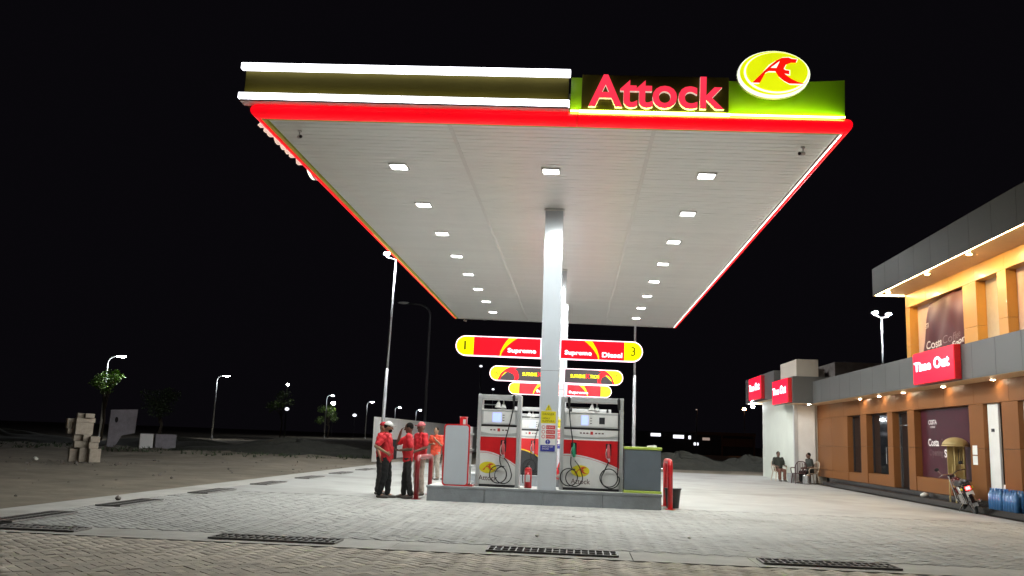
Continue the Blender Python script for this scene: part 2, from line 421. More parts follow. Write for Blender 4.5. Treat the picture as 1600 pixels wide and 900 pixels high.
# beds below the laid pavers, poured bays elsewhere
DR0, DR1 = 11.62, 12.52            # concrete strip that carries the front drains
PY1 = 21.0                          # pavers are laid piece by piece as far as here
B('bedding_layer', 'bedding', apron, FX0, FX1, 2.0, DR0, -0.06, -0.014)
B('bedding_layer', 'bedding_sand', apron, FX0, FX1, DR1, PY1, -0.06, -0.007)
for i, x0 in enumerate(np.arange(FX0, FX1-0.01, 1.55)):
    B('drain_strip', 'strip_concrete', apron, x0+0.004, min(x0+1.546, FX1), DR0+0.004, DR1-0.004, -0.05, 0.002, bevel=0.004)
for i, y0 in enumerate(np.arange(2.0, 47.0, 1.5)):
    B('edge_strip', 'strip_concrete', apron, FX0-0.85, FX0-0.006, y0+0.004, y0+1.496, -0.05, 0.002, bevel=0.004)
B('far_paving', 'apron', apron, FX0, FX1, PY1+0.004, 46.9, -0.05, 0.0)
B('far_paving', 'apron', apron, FX0-0.85, FX0+20, 46.904, 48.2, -0.05, -0.002)

# --- interlocking pavers laid in herringbone
PL, PW = 0.22, 0.11
def paver_geo(hx, hy, c=0.0035, d=0.02):
    a, b = hx-0.0018, hy-0.0018
    v = [(-a,-b,-d),(a,-b,-d),(a,b,-d),(-a,b,-d),(-a,-b,-c),(a,-b,-c),(a,b,-c),(-a,b,-c),
         (-a+c,-b+c,0),(a-c,-b+c,0),(a-c,b-c,0),(-a+c,b-c,0)]
    f = [(0,1,5,4),(1,2,6,5),(2,3,7,6),(3,0,4,7),(4,5,9,8),(5,6,10,9),(6,7,11,10),(7,4,8,11),(8,9,10,11)]
    return np.array(v), f
PVX, PF = paver_geo(PL/2, PW/2)
c45 = math.cos(R(45)); rng = np.random.default_rng(3)
near, mid = [], []
N = 210
for a in range(-N, N):
    for b in range(-N, N):
        k = (a-b) % 4
        if k == 0: u, v_, h = (a+1)*PW, (b+.5)*PW, 0
        elif k == 3: u, v_, h = (a+.5)*PW, (b+1)*PW, 1
        else: continue
        x = 0.5+(u-v_)*c45; y = 11+(u+v_)*c45
        if not (FX0+.06 < x < FX1-.06): continue
        if 5.0 < y < DR0-0.075: near.append((x, y, h))
        elif DR1+0.075 < y < PY1-.07 and abs(x) < 12: mid.append((x, y, h))
def place(lst, name, m, single):
    arr = []
    fs = []
    for x, y, h in lst:
        t = R(45)+(math.pi/2 if h else 0)+rng.normal(0, 0.006); c, s_ = math.cos(t), math.sin(t)
        z = rng.normal(0, 0.0018); tx, ty = rng.normal(0, 0.006, 2)
        q = PVX.copy(); zz = q[:, 2]+q[:, 0]*tx+q[:, 1]*ty+z
        arr.append(np.stack([x+q[:, 0]*c-q[:, 1]*s_, y+q[:, 0]*s_+q[:, 1]*c, zz], 1))
    n = len(arr); V = np.concatenate(arr); o = np.arange(n)*12
    F = (np.array(PF)[None]+o[:, None, None]).reshape(-1, 4)
    me = bpy.data.meshes.new(name); me.vertices.add(len(V)); me.vertices.foreach_set('co', V.ravel())
    me.loops.add(F.size); me.polygons.add(len(F)); me.loops.foreach_set('vertex_index', F.ravel())
    me.polygons.foreach_set('loop_start', np.arange(len(F))*4); me.polygons.foreach_set('loop_total', np.full(len(F), 4))
    me.update(calc_edges=True); me.materials.append(MATS[m])
    return tag(link(name, me, apron), kind='stuff')
vis = []
for p_ in near:
    X_, Y_ = project((p_[0], p_[1], 0))
    if 10 < X_ < 1590 and Y_ < 905: vis.append((p_[1], p_))
vis.sort(key=lambda t: t[0]); first = [p_ for _, p_ in vis[:300]]; fs_ = set(first)
pm = bpy.data.meshes.new('paver'); pm.from_pydata([tuple(r) for r in PVX], [], PF); pm.materials.append(MATS['paver_tan_lit'])
for x, y, h in first:
    link('paver', pm, apron, (x, y, rng.normal(0, .0018)), (rng.normal(0, .006), rng.normal(0, .006), R(45)+(math.pi/2 if h else 0)+rng.normal(0, .006)))
place([p_ for p_ in near if p_ not in fs_], 'paver_field', 'paver_tan_lit', 0)
place(mid, 'paver_field', 'paver_grey', 0)

# --- drain grates
def grate_mesh_set(L, W):
    fr = MB(); t = 0.025
    fr.box(0, L, 0, t, 0, .022).box(0, L, W-t, W, 0, .022).box(0, t, t, W-t, 0, .022).box(L-t, L, t, W-t, 0, .022).box(t, L-t, W/2-.014, W/2+.014, 0, .021)
    bar = MB().box(-.008, .008, t, W-t, 0, .019)
    pit = MB().box(.01, L-.01, .01, W-.01, 0, .003)  # flat black plate standing for the shade under the bars
    return fr.mesh('grate_frame', 'iron_rim'), bar.mesh('grate_bar', 'iron_rim'), pit.mesh('drain_shade_plate', 'pit')
gm = grate_mesh_set(1.7, 0.46)
def grate(x, y, rz, label):
    t = thing('drain_grate', label, 'drain grate', (x, y, 0.004), (0, 0, rz), 'slotted drain grates in the forecourt')
    link('drain_shade_plate', gm[2], t); link('grate_frame', gm[0], t, (0, 0, .003))
    for i in range(17): link('grate_bar', gm[1], t, (0.1+i*(1.5/16), 0, .003))
FD = [(-8.32, 'iron drain grate at the left corner where the two drain lines meet, front line'),
      (-4.79, 'iron drain grate in the front line, left of the men talking'), (-1.12, 'iron drain grate in the front line straight before the island column'),
      (2.38, 'iron drain grate at the right end of the front line')]
for x, lb in FD: grate(x, 11.84, 0, lb)
for i in range(7):
    y = 12.75+3.88*i - (0.9 if i == 0 else 0.9)
    if i == 0: y = 12.62
    grate(-7.98 - 0.02*i, y, R(90), f'iron drain grate along the left edge of the paving, {ORD[i]} from the camera')
# scraps and stones lying about
def lump(name, x, y, r, m, label, cat):
    b = MB().ell((0, 0, r*.5), (r, r*.8, r*.6), 9, 6)
    b.v = [(a*(1+random.uniform(-.2, .2)), c*(1+random.uniform(-.2, .2)), max(0, d*(1+random.uniform(-.2, .2)))) for a, c, d in b.v]
    return tag(b.build(name, m, None, (x, y, 0.002), (0, 0, random.uniform(0, 6)), smooth=True), label, cat)
lump('paper_scrap', -0.55, 13.9, .035, 'scrap', 'white scrap of paper on the pavers before the column', 'litter')
lump('paper_scrap', 1.8, 14.6, .03, 'scrap', 'tiny pale scrap on the pavers right of the island', 'litter')
lump('stone', -8.75, 17.1, .07, 'concrete_raw', 'dark stone lying on the left edge of the paving', 'stone')
lump('paper_scrap', -19.9, 32.4, .12, 'scrap', 'pale litter left of the stacked concrete blocks', 'litter')
lump('paper_scrap', -17.8, 24.5, .06, 'scrap', 'small pale litter on the dirt at the left edge', 'litter')

# ================================================================ fuel canopy
H, SL = 6.80, 0.0165
SX0, SX1, SY0, SY1 = -5.62, 4.32, 14.87, 41.25
canopy = thing('fuel_canopy', 'large lit flat canopy over the pumps with red edge and white panelled soffit', 'canopy', (0, 0, 0))
TR = (0, SL, 0)
def C(b, name, m, bevel=0.0, smooth=False, parent=canopy): return b.build(name, m, parent, (0, 0, H), TR, smooth, bevel)
def cpos(x, y, z): return (x*math.cos(SL)+z*math.sin(SL), y, H - x*math.sin(SL)+z*math.cos(SL))
C(MB().box(SX0+.05, SX1-.05, SY0+.05, SY1-.05, 0.03, 0.62), 'roof_deck', 'soffit_joint')
# soffit strips: three bays, each strip its own piece; seams at two lines
seams = [SX0, -2.35, 1.22, SX1]
pit = 0.2; rows = int((SY1-SY0)/pit)
sm = [MB().box(0, seams[i+1]-seams[i]-.03, .009, pit-.009, 0, .022).mesh('soffit_strip', 'soffit') for i in range(3)]
rest = MB()
for j in range(rows):
    for i in range(3):
        x, y = seams[i]+.015, SY0+j*pit
        if j < 100: link('soffit_strip', sm[i], canopy, cpos(x, y, random.uniform(0, .002)), TR)
        else: rest.box(x, seams[i+1]-.015, y+.009, y+pit-.009, 0, .022)
tag(C(rest, 'far_soffit_strips', 'soffit'), kind='stuff')
for s_ in seams[1:3]: C(MB().box(s_-.035, s_+.035, SY0+.03, SY1-.03, -.006, .012), 'seam_cover', 'soffit_cover')
# perimeter trims (lime) and glowing red bullnose on three sides
C(MB().box(SX0-.09, SX0-.01, SY0-.09, SY1, -.02, .05), 'trim', 'lime_trim')
C(MB().box(SX1+.01, SX1+.05, SY0-.09, SY1, -.02, .05), 'trim', 'grey_metal')
C(MB().box(SX0-.01, SX1+.01, SY0-.10, SY0-.01, -.025, .05), 'trim', 'lime_trim')
C(MB().box(SX0, SX1, SY1+.01, SY1+.06, -.02, .62), 'trim', 'white_paint')
def bull(path, rad, a0, a1, n=10):
    """part-round profile swept along an axis-aligned path: list of ((x,y),outward)"""
    b = MB(); m = n+1; v = []
    for (x, y), (ox, oy) in path:
        for i in range(m):
            t = a0+(a1-a0)*i/n
            v.append((x+ox*rad*math.cos(t), y+oy*rad*math.cos(t), rad*math.sin(t)))
    f = [(j*m+i, j*m+i+1, (j+1)*m+i+1, (j+1)*m+i) for j in range(len(path)-1) for i in range(n)]
    return b.add(v, f)
XL, XR, YF = SX0-.10, SX1+.06, SY0-.11
def bull_part(path):
    b = bull(path, .125, -math.pi/2, math.pi/2)
    b.v = [(x, y, z+.085) for x, y, z in b.v]
    return C(b, 'red_light_edge', 'e_red_tube', smooth=True)
q2 = 1.0
bull_part([((XL, YF), (-q2, -q2)), ((-0.115, YF), (0, -1))])
bull_part([((-0.105, YF), (0, -1)), ((XR, YF), (q2*.8, -q2))])
bull_part([((XL, YF), (-q2, -q2)), ((XL, SY1), (-1, 0))])
bull_part([((XR, YF), (q2*.8, -q2)), ((XR, SY1), (1, 0))])
# thin amber gap light along the left, white bead string along the right
C(MB().box(XL+.005, XL+.012, SY0+9, SY1, -.034, -.026), 'gap_light', 'e_amber')
bd = MB(); y = SY0
while y < SY1-.2:
    L = random.uniform(.14, .3); bd.box(SX1+.012, SX1+.035, y, y+L, -.035, -.022); y += L+random.uniform(.03, .07)
tag(C(bd, 'bead_light_string', 'e_led_white'), kind='stuff')
# side fascia bodies
C(MB().box(XL-.06, XL, SY0-.1, SY1, .19, .86), 'side_fascia', 'olive')
C(MB().box(XR-.03, XR, SY0+.1, SY1, .19, .84), 'side_fascia', 'lime_panel')
C(MB().box(XL-.10, XL-.06, SY0-.1, SY1, .77, .88), 'side_light_strip', 'e_white_strip')
C(MB().box(XL-.10, XL-.06, SY0-.1, SY1, .23, .34), 'side_light_strip', 'e_white_strip')
# front left box with two white light strips
C(MB().box(-5.98, -0.28, 14.62, SY0+.05, .215, .885), 'front_fascia', 'olive')
for i in range(4):
    xa_ = -6.04+i*1.4475
    C(MB().box(xa_+.002, xa_+1.4455, 14.50, 14.615, .785, .895), 'white_light_strip', 'e_white_strip', bevel=.008)
    C(MB().box(xa_+.002, xa_+1.4455, 14.50, 14.615, .24, .345), 'white_light_strip', 'e_white_strip', bevel=.008)
C(MB().box(-6.0, -0.26, 14.505, YF-.01, .19, .225), 'strip_shelf', 'soffit_cover')
# front right lime fascia, curving forward at its free end
prof = [(-0.24, 14.80)]+[(2.6+i*.22, 14.80-.0006*(i**2.6)) for i in range(9)]
prof = prof+[(x, y+.05) for x, y in reversed(prof)]
C(MB().prism(prof, .19, .87, 'z'), 'lime_fascia', 'lime_panel')
C(MB().box(-.23, 4.36, 14.645, 14.69, .205, .222), 'uplight_strip', 'e_lime_led')
C(MB().box(-.23, 4.36, 14.70, 14.80, .17, .184), 'ledge', 'lime_trim')
# lettering box
sb = C(MB().box(-.05, 2.44, 14.665, 14.79, .235, .875), 'sign_box', 'olive_box', bevel=.006)
C(MB().box(-.08, 2.46, 14.645, 14.68, .187, .228), 'sign_box_light', 'e_lime_led')
def ctext(body, x, y, z, w_, h_):
    me = text_mesh(body, w_, h_, ['e_letter', 'e_letter_side'], .035, .022)
    o = link('letters', me, canopy, cpos(x, y, z)); o.rotation_euler = (Matrix.Rotation(SL, 3, 'Y') @ Matrix.Rotation(R(90), 3, 'X')).to_euler()
    return o
ctext('Attock', .07, 14.62, .265, 2.28, .585)
# oval badge on the fascia
def oval_badge(parent, pos, rotm, w_, h_, lit=True):
    def part(name, polys, m, off, th):
        o = tri_fill(name, polys, m, parent, Vector(pos)+rotm @ Vector((0, 0, off)), (0, 0, 0), th); o.rotation_euler = rotm.to_euler(); return o
    part('badge_rim', [(ellipse(w_*1.02, h_*1.03), [])], 'grey_metal', -.09, .05)
    part('badge_body', [(ellipse(w_, h_), [])], 'e_oval_white', -.04, .07)
    part('badge_face', [(ellipse(w_*.965, h_*.955, 48, .004*w_, .012*h_), [])], 'e_oval_yellow', .031, .004)
    part('badge_ring', [(ellipse(w_*.90, h_*.90, 48, .03*w_, .02*h_), [ellipse(w_*.86, h_*.86, 48, .036*w_, .036*h_)])], 'e_oval_white', .036, .003)
    part('badge_field', [(ellipse(w_*.845, h_*.83, 48, .045*w_, .045*h_), [])], 'e_oval_yellow', .036, .004)
    E1 = emb(w_*.98, h_*.98, EMB); cx = sum(a for a, _ in E1)/len(E1)
    # pale outline: the emblem drawn a little larger behind the red one
    part('emblem_outline', [(emb(w_*.98, h_*.98, [(x+(8 if x > 400 else -10), y+(9 if y > 240 else -5)) for x, y in EMB]), [])], 'e_oval_white', .0405, .002)
    part('emblem', [(E1, [emb(w_*.98, h_*.98, EMH)])], 'e_oval_red', .043, .004)
RF = Matrix.Rotation(SL, 3, 'Y') @ Matrix.Rotation(R(90), 3, 'X')
oval_badge(canopy, cpos(3.16, 14.55, .90), RF, 1.19, .81)
# the same sign seen edge-on on the left side
RS = Matrix.Rotation(R(-90), 3, 'Z') @ Matrix.Rotation(R(90), 3, 'X')
me = text_mesh('Attock', 2.5, .55, ['e_letter', 'e_letter_side'], .05, .02)
o = link('side_letters', me, canopy, (-6.09, 18.3, 7.10)); o.rotation_euler = RS.to_euler()
oval_badge(canopy, (-6.08, 19.2, 7.46), RS, 1.1, .78)
# columns
CYS = [20.5, 28.05, 35.6]
for y in CYS:
    b = MB().box(-.84, -.42, y, y+.42, .2, H+.1); C_ = b.build('column', 'white_panel', canopy, bevel=.012)
    B('column_collar', 'white_paint', canopy, -.87, -.39, y-.03, y+.45, H-.045, H-.005)
    B('column_joint', 'joint_dark', canopy, -.8415, -.4185, y-.0015, y+.4215, 3.0, 3.006)

# ceiling lights: 8 rows; the middle line is interrupted by the columns
lens = MB().add([(a*q, b*q, z) for q, z in ((.150, -.0135), (.140, -.022)) for a, b in ((-1, -1), (1, -1), (1, 1), (-1, 1))],
                [(0, 1, 5, 4), (1, 2, 6, 5), (2, 3, 7, 6), (3, 0, 4, 7), (7, 6, 5, 4)]).mesh('lens', 'e_lamp')   # prismatic wide-beam lens
frm = MB().box(-.19, .19, -.19, .19, -.013, .0)
for a_, b_, c_, d_ in ((-.19, .19, -.19, -.172), (-.19, .19, .172, .19), (-.19, -.172, -.171, .171), (.172, .19, -.171, .171)): frm.box(a_, b_, c_, d_, -.026, -.0131)
frm = frm.mesh('light_frame', 'white_paint')
for nm, x, rows_ in (('left', -3.75, range(8)), ('right', 2.47, range(8)), ('middle', -.63, (0, 2, 4, 6))):
    for k, j in enumerate(rows_):
        y = 17.49+3.018*j
        if nm == 'middle' and j == 4: y += .3
        t = thing('canopy_light', f'square white light in the canopy soffit, {nm} line, {ORD[k]} from the front', 'canopy light', cpos(x, y, -.001), TR, 'lights in the canopy soffit')
        link('light_frame', frm, t); link('lens', lens, t)
        ld = bpy.data.lights.new('led_module', 'SPOT'); ld.energy = L_CANOPY; ld.spot_size = R(178); ld.spot_blend = .30
        ld.shadow_soft_size = .06; ld.color = (0.955, 1.0, 0.965)
        lo = bpy.data.objects.new('led_module', ld); COL.objects.link(lo); lo.parent = t; lo.location = (0, 0, -.03)
# cctv cameras under the corners
def cctv(x, y, rz, label):
    t = thing('security_camera', label, 'camera', cpos(x, y, -.002), (0, SL, rz), 'cameras under the canopy corners'); t.scale = (.75, .75, .75)
    MB().cyl((0, 0, 0), (0, 0, -.03), .05).build('mount', 'white_paint', t)
    MB().tube([(0, 0, -.02), (0, 0, -.12), (0, -.05, -.15)], .014).build('arm', 'grey_metal', t)
    MB().cyl((0, .04, -.15), (0, -.17, -.20), .042, .048).build('housing', 'grey_metal', t, smooth=False)
    MB().cyl((0, -.171, -.2005), (0, -.178, -.202), .034).build('camera_lens', 'black_plastic', t)
cctv(-5.2, 15.45, R(30), 'small bullet camera under the front left corner of the canopy')
cctv(3.9, 15.6, R(-40), 'small bullet camera under the front right corner of the canopy')
cctv(-5.3, 41.1, R(60), 'small bullet camera under the far left corner of the canopy')

# ================================================================ number signs on the columns
def stadium(x0, x1, z0, z1, side):
    r = (z1-z0)/2; zc = (z0+z1)/2; n = 12
    if side < 0: return [(x1, z0), (x1, z1)]+[(x0+r+r*math.cos(math.pi/2+math.pi*i/n), zc+r*math.sin(math.pi/2+math.pi*i/n)) for i in range(n+1)]
    return [(x0, z1), (x0, z0)]+[(x1-r+r*math.cos(-math.pi/2+math.pi*i/n), zc+r*math.sin(-math.pi/2+math.pi*i/n)) for i in range(n+1)]
def number_sign(num, side, Yc, zc, L, words, dark, label):
    """side -1: left of the column, +1: right; local x runs away from the column"""
    x0, x1 = (-.845-L, -.845) if side < 0 else (-.415, -.415+L)
    t = thing('pump_number_sign', label, 'sign', ((x0+x1)/2, Yc, zc), (0, SL*.6, 0), 'lit number signs on the canopy columns')
    cx = (x0+x1)/2; a, b = x0-cx, x1-cx; hh = .235
    MB().prism(stadium(a, b, -hh, hh, side), -.06, .06).build('sign_case', 'e_sign_edge', t)
    e = .022
    fa, fb = a+e, b-e
    MB().prism(stadium(fa, fb, -hh+e, hh-e, side), -.066, -.058).build('sign_face', 'e_sign_black' if dark else 'e_sign_red', t)
    # yellow end
    r = hh-e
    yl = .40
    if side < 0: poly = [(x, z) for x, z in stadium(fa, fa+yl, -r, r, -1)]
    else: poly = [(x, z) for x, z in stadium(fb-yl, fb, -r, r, 1)]
    if dark:
        ins = .30
        if side < 0: poly[0] = (fa+yl-.17, -r); poly[1] = (fa+yl+ins, r)
        else: poly[0] = (fb-yl-ins, r); poly[1] = (fb-yl+.17, -r)
    MB().prism(poly, -.071, -.0665).build('number_field', 'e_sign_yellow', t)
    nx = (fa+.20) if side < 0 else (fb-.20)
    wn = {'1': .05, '11': .13}.get(num, .115)
    text('numeral', num, nx-wn/2, -.0760, -.10, wn, .21, 'e_sign_grey', t, bold=.015)
    if not dark:
        # gold swoosh, wide at the top and running out to a point
        tp, bt = ((.24, .44), (.04, .07)) if side < 0 else ((-.22, -.40), (-.04, -.07))
        def bow(a0, a1, k): return [(a0+(a1-a0)*(q**1.7), -r+2*r*q) for q in [i_/k for i_ in range(k+1)]]
        pts = bow(bt[0], tp[0], 8)+list(reversed(bow(bt[1], tp[1], 8)))
        tri_fill('swoosh', [(pts, [])], 'e_sign_gold', t, (0, -.068, 0), FRONT, .002)
        for wd, wx, ww in words: text('lettering', wd, wx, -.0725, -.155, ww, .135 if 'p' in wd else .115, 'e_sign_white', t, bold=.03)
    else:
        s = side
        base = (fa+yl-.17) if side < 0 else (fb-yl+.17)
        pts = [(0, -r), (.08, -r), (.17, -.07), (.28, .03), (.40, .06), (.60, -.02), (.66, -.16), (.60, -r+.01), (.75, -r+.01), (.80, -.1), (.74, .08), (.60, .15), (.80, r), (.47, r), (.28, .13), (.12, 0)]
        kx = .85 if side < 0 else .69
        pts = [(base+(x*kx if side < 0 else -x*kx), z) for x, z in pts]
        tri_fill('swoosh', [(pts, [])], 'e_sign_red', t, (0, -.0715, 0), FRONT, .002)
        tx = .08 if side < 0 else -.72
        text('lettering', 'SUPREME', tx, -.0735, -.05, .46, .11, 'e_sign_yellow', t, bold=.02)
        text('lettering', 'X', tx+.47, -.0735, -.06, .13, .14, 'e_sign_red', t, bold=.03)
        text('lettering', 'TRON', tx+.61, -.0735, -.05, .28, .11, 'e_sign_yellow', t, bold=.02)
    return t
number_sign('1', -1, 20.72, 3.53, 2.00, [('Supreme', .22, .66)], 0, 'lit red sign with yellow end numbered 1, nearest left one')
number_sign('3', 1, 20.72, 3.51, 1.90, [('Supreme', -.84, .62), ('Diesel', .02, .46)], 0, 'lit red sign with yellow end numbered 3, nearest right one')
number_sign('5', -1, 28.27, 3.45, 1.92, [], 1, 'lit charcoal sign with yellow end numbered 5, middle left one')
number_sign('7', 1, 28.27, 3.43, 1.84, [], 1, 'lit charcoal sign with yellow end numbered 7, middle right one')
number_sign('9', -1, 35.82, 3.41, 1.88, [('Supreme', .18, .70)], 0, 'lit red sign numbered 9, smallest and farthest on the left')
number_sign('11', 1, 35.82, 3.40, 1.78, [('Supreme', -.80, .76)], 0, 'lit red sign numbered 11, smallest and farthest on the right')

# ================================================================ islands
def island(y0, x0, x1, d, label):
    t = thing('pump_island', label, 'island', ((x0+x1)/2, y0, 0), (0, 0, 0), 'raised pump islands')
    w2 = (x1-x0)/2
    n = 4
    for i in range(n):
        a = -w2+i*2*w2/n
        B('kerb_block', 'island_grey', t, a+.003, a+2*w2/n-.003, 0, d, -.02, .30, bevel=.012)
    B('island_top', 'island_top', t, -w2+.012, w2-.012, .012, d-.012, .30, .338, bevel=.006)
    B('kerb_lip', 'island_grey', t, -w2-.012, w2+.012, -.014, .06, .285, .341, bevel=.008)
    return t
island(20.45, -3.32, 1.92, 1.35, 'long grey kerbed island carrying the nearest pumps and cabinet')
island(28.0, -3.32, 1.92, 1.35, 'grey kerbed pump island behind the nearest one')
island(35.55, -3.32, 1.92, 1.35, 'farthest grey kerbed pump island under the canopy')

# ================================================================ dispensers
def arc(cx, cz, r, a0, a1, n, y): return [(cx+r*math.cos(R(a0+(a1-a0)*i/n)), y, cz+r*math.sin(R(a0+(a1-a0)*i/n))) for i in range(n+1)]
def dispenser(x0, w_, y0, nozzles, label, dark=False, lcd=(.31, .43), extra_screen=True):
    """nozzles: list of (frac of width, hose boot frac, material)"""
    t = thing('fuel_dispenser', label, 'fuel dispenser', (x0, y0, .338), (0, 0, 0), 'fuel dispensers on the islands')
    D = .55; P_ = .085; HT = 2.10
    body = 'charcoal' if dark else 'white_paint'
    for a in (0, w_-P_): B('side_post', 'grey_metal', t, a, a+P_, 0, D, 0, HT, bevel=.012)
    B('top_beam', 'grey_metal', t, P_+.001, w_-P_-.001, .03, D-.03, 1.985, HT-.004, bevel=.01)
    B('base_plate', 'black_plastic', t, P_, w_-P_, .02, D-.02, 0, .055)
    xa, xb = P_+.001, w_-P_-.001
    B('cabinet', body, t, xa, xb, .05, D-.05, .056, 1.12)
    # lower white door and red upper panel split by a falling curve
    n = 14
    cur = [(xa+(xb-xa)*i/n, .80-.36*max(0, (i/n-.12))**1.7) for i in range(n+1)]
    MB().prism([(xa+.004, .06), (xb-.004, .06)]+[(x, z-.03) for x, z in reversed(cur)], .032, .05).build('door_panel', 'charcoal' if dark else 'white_paint', t)
    MB().prism(cur+[(xb, 1.125), (xa, 1.125)], .030, .05).build('red_panel', 'red_paint', t)
    MB().prism([(x, z-.028) for x, z in cur]+[(x, z+.004) for x, z in reversed(cur)], .026, .031).build('curve_band', 'yellow_paint' if dark else 'white_paint', t)
    MB().prism([(x, z-.036) for x, z in cur]+[(x, z-.028) for x, z in reversed(cur)], .0265, .0315).build('curve_line', 'logo_red', t)
    B('panel_rail', 'white_paint', t, xa, xb, .022, .06, 1.128, 1.15)
    # pay panel with belly curve
    pc = [(xa+(xb-xa)*i/n, 1.235-.045*math.sin(math.pi*i/n)) for i in range(n+1)]
    B('lower_head', 'grey_metal', t, xa, xb, .04, D-.04, 1.152, 1.36)
    MB().prism(pc+[(xb, 1.362), (xa, 1.362)], .028, .04).build('keypad_panel', 'white_paint', t)
    cxm = (xa+xb)/2
    B('keypad', 'red_print', t, cxm-.03, cxm+.03, .024, .028, 1.255, 1.325)
    for s in (-1, 1):
        for q in range(3 if w_ > 1.2 else 2):
            xx = cxm+s*(.10+q*.075)
            if xa+.03 < xx < xb-.03: B('price_tag', 'ink', t, xx-.024, xx+.024, .025, .028, 1.272, 1.30)
    B('groove', 'dark_metal', t, xa, xb, .07, D-.07, 1.362, 1.408)
    B('display_head', 'grey_metal', t, xa, xb, .03, D-.03, 1.41, 1.735, bevel=.01)
    B('display_frame', 'white_paint', t, xa+.05, xb-.05, .024, .031, 1.44, 1.705)
    B('display_cap', 'white_paint', t, xa, xb, .02, D-.02, 1.737, 1.762)
    B('display', 'e_lcd', t, xa+(xb-xa)*lcd[0], xa+(xb-xa)*lcd[1], .018, .024, 1.47, 1.68)
    for q in range(3):
        xx = xa+(xb-xa)*(lcd[1]+.035); B('button', 'dark_metal', t, xx, xx+.045, .020, .024, 1.50+.06*q, 1.515+.06*q)
    if extra_screen: B('card_reader', 'dark_metal', t, xa+(xb-xa)*.63, xa+(xb-xa)*.73, .016, .024, 1.50, 1.65)
    # camera cluster hanging in the open head
    hx = cxm if w_ > 1.2 else cxm-.03
    hc = MB().cyl((hx, .12, 1.985), (hx, .12, 1.90), .022).build('hanging_arm', 'white_paint', t)
    MB().cyl((hx, .12, 1.92), (hx-.015, .10, 1.80), .035, .075).build('shade', 'white_paint', t)
    MB().cyl((hx+.11, .16, 1.97), (hx+.11, .16, 1.85), .015).build('hanging_arm', 'white_paint', t)
    MB().cyl((hx+.11, .16, 1.88), (hx+.115, .14, 1.79), .035, .07).build('shade', 'white_paint', t)
    B('cross_rail', 'galv', t, xa, hx-.08, .26, .28, 1.86, 1.88)
    # nozzles, boots and hoses
    for fr, hb, nm in nozzles:
        nx, bx_ = fr*w_, hb*w_
        B('nozzle_boot', 'black_plastic', t, nx-.065, nx+.065, .018, .032, .80, 1.06, bevel=.006)
        nz = MB().cap((nx, -.01, 1.02), .028, (nx, -.03, .90), .045).cap((nx, -.03, .90), .045, (nx+.012, -.02, .76), .036)
        nb = nz.build('nozzle', nm, t, smooth=True)
        MB().tube([(nx-.04, -.03, .95), (nx-.062, -.05, .86), (nx-.05, -.05, .75), (nx, -.03, .70)], .009).build('nozzle_guard', 'galv', t)
        MB().cyl((nx+.012, -.02, .76), (nx+.02, -.02, .66), .026, .02).build('swivel', 'galv', t)
        MB().cap((bx_, .0, 2.06), .036, (bx_+.004, -.012, 1.84), .024).build('hose_boot', 'rubber', t, smooth=True)
        d = 1 if bx_ > nx else -1
        path = [(bx_+.004, -.012, 1.85)]
        if w_ > 1.2 and bx_ > nx:      # hose falls straight along the post, then lies in coils
            path += [(bx_+.006, -.02, 1.3), (bx_+.004, -.02, .8), (bx_, -.022, .45)]
            path += arc(bx_-.20, .30, .20, 15, -345, 22, -.030)+arc(bx_-.165, .275, .205, 10, -215, 14, -.046)+[(nx-.02, -.03, .60), (nx+.018, -.02, .68)]
        else:
            path += [(bx_+(nx-bx_)*.35, -.02, 1.45), (bx_+(nx-bx_)*.85, -.03, 1.02), (nx-.055, -.035, .74), (nx-.06, -.032, .58)]
            path += arc(nx-.095, .285, .195, 70, 430, 24, -.030)+arc(nx+.025, .275, .19, 85, 375, 20, -.046)+[(nx+.14, -.035, .52), (nx+.03, -.02, .66)]
        sp = catmull(path, 4)
        MB().tube(sp, .0125, 7).build('hose', 'rubber', t, smooth=True)
    if not dark:
        lw = .42 if w_ > 1.2 else .40; lx = (.33 if w_ > 1.2 else .28)*w_
        fo = (lx, .031, .43)
        tri_fill('emblem_field', [(ellipse(lw, .26), [])], 'yellow_paint', t, fo, FRONT, .002)
        tri_fill('emblem', [(emb(lw*.98, .26, EMB), [emb(lw*.98, .26, EMH)])], 'logo_red', t, (fo[0], .0285, fo[2]), FRONT, .002)
        text('lettering', 'Attock', lx-.21, .0295, .14, .44, .115, 'ink', t, bold=.006)
    else:
        B('notice', 'paper', t, xa+.05, xa+.33, .02, .024, 1.47, 1.69); B('notice', 'paper', t, xa+.05, xa+.27, .02, .024, 1.27, 1.35)
    return t
def catmull(P_, k):
    P_ = [Vector(p) for p in P_]; out = []
    for i in range(len(P_)-1):
        a, b, c, d = P_[max(i-1, 0)], P_[i], P_[i+1], P_[min(i+2, len(P_)-1)]
        for j in range(k):
            t = j/k
            out.append(.5*((2*b)+(c-a)*t+(2*a-5*b+4*c-d)*t*t+(3*b-a-3*c+d)*t**3))
    return out+[P_[-1]]
dispenser(-2.28, 1.0, 20.85, [(.62, .83, 'pink_plastic')], 'narrow white and red fuel pump with one hose, left of the column', lcd=(.32, .56), extra_screen=False)
dispenser(-.36, 1.44, 20.85, [(.22, .13, 'green_plastic'), (.77, .92, 'pink_plastic')], 'wide white and red fuel pump with two hoses, right of the column')
dispenser(-1.95, 1.0, 28.4, [(.62, .83, 'pink_plastic')], 'charcoal and red fuel pump on the middle island, left of its column', dark=True, lcd=(.5, .7), extra_screen=False)
dispenser(-.36, 1.44, 28.4, [(.22, .13, 'green_plastic'), (.77, .92, 'pink_plastic')], 'charcoal fuel pump on the middle island, hidden behind the wide one', dark=True)
dispenser(-2.28, 1.0, 35.95, [(.62, .83, 'pink_plastic')], 'white fuel pump on the farthest island, left side', lcd=(.32, .56), extra_screen=False)
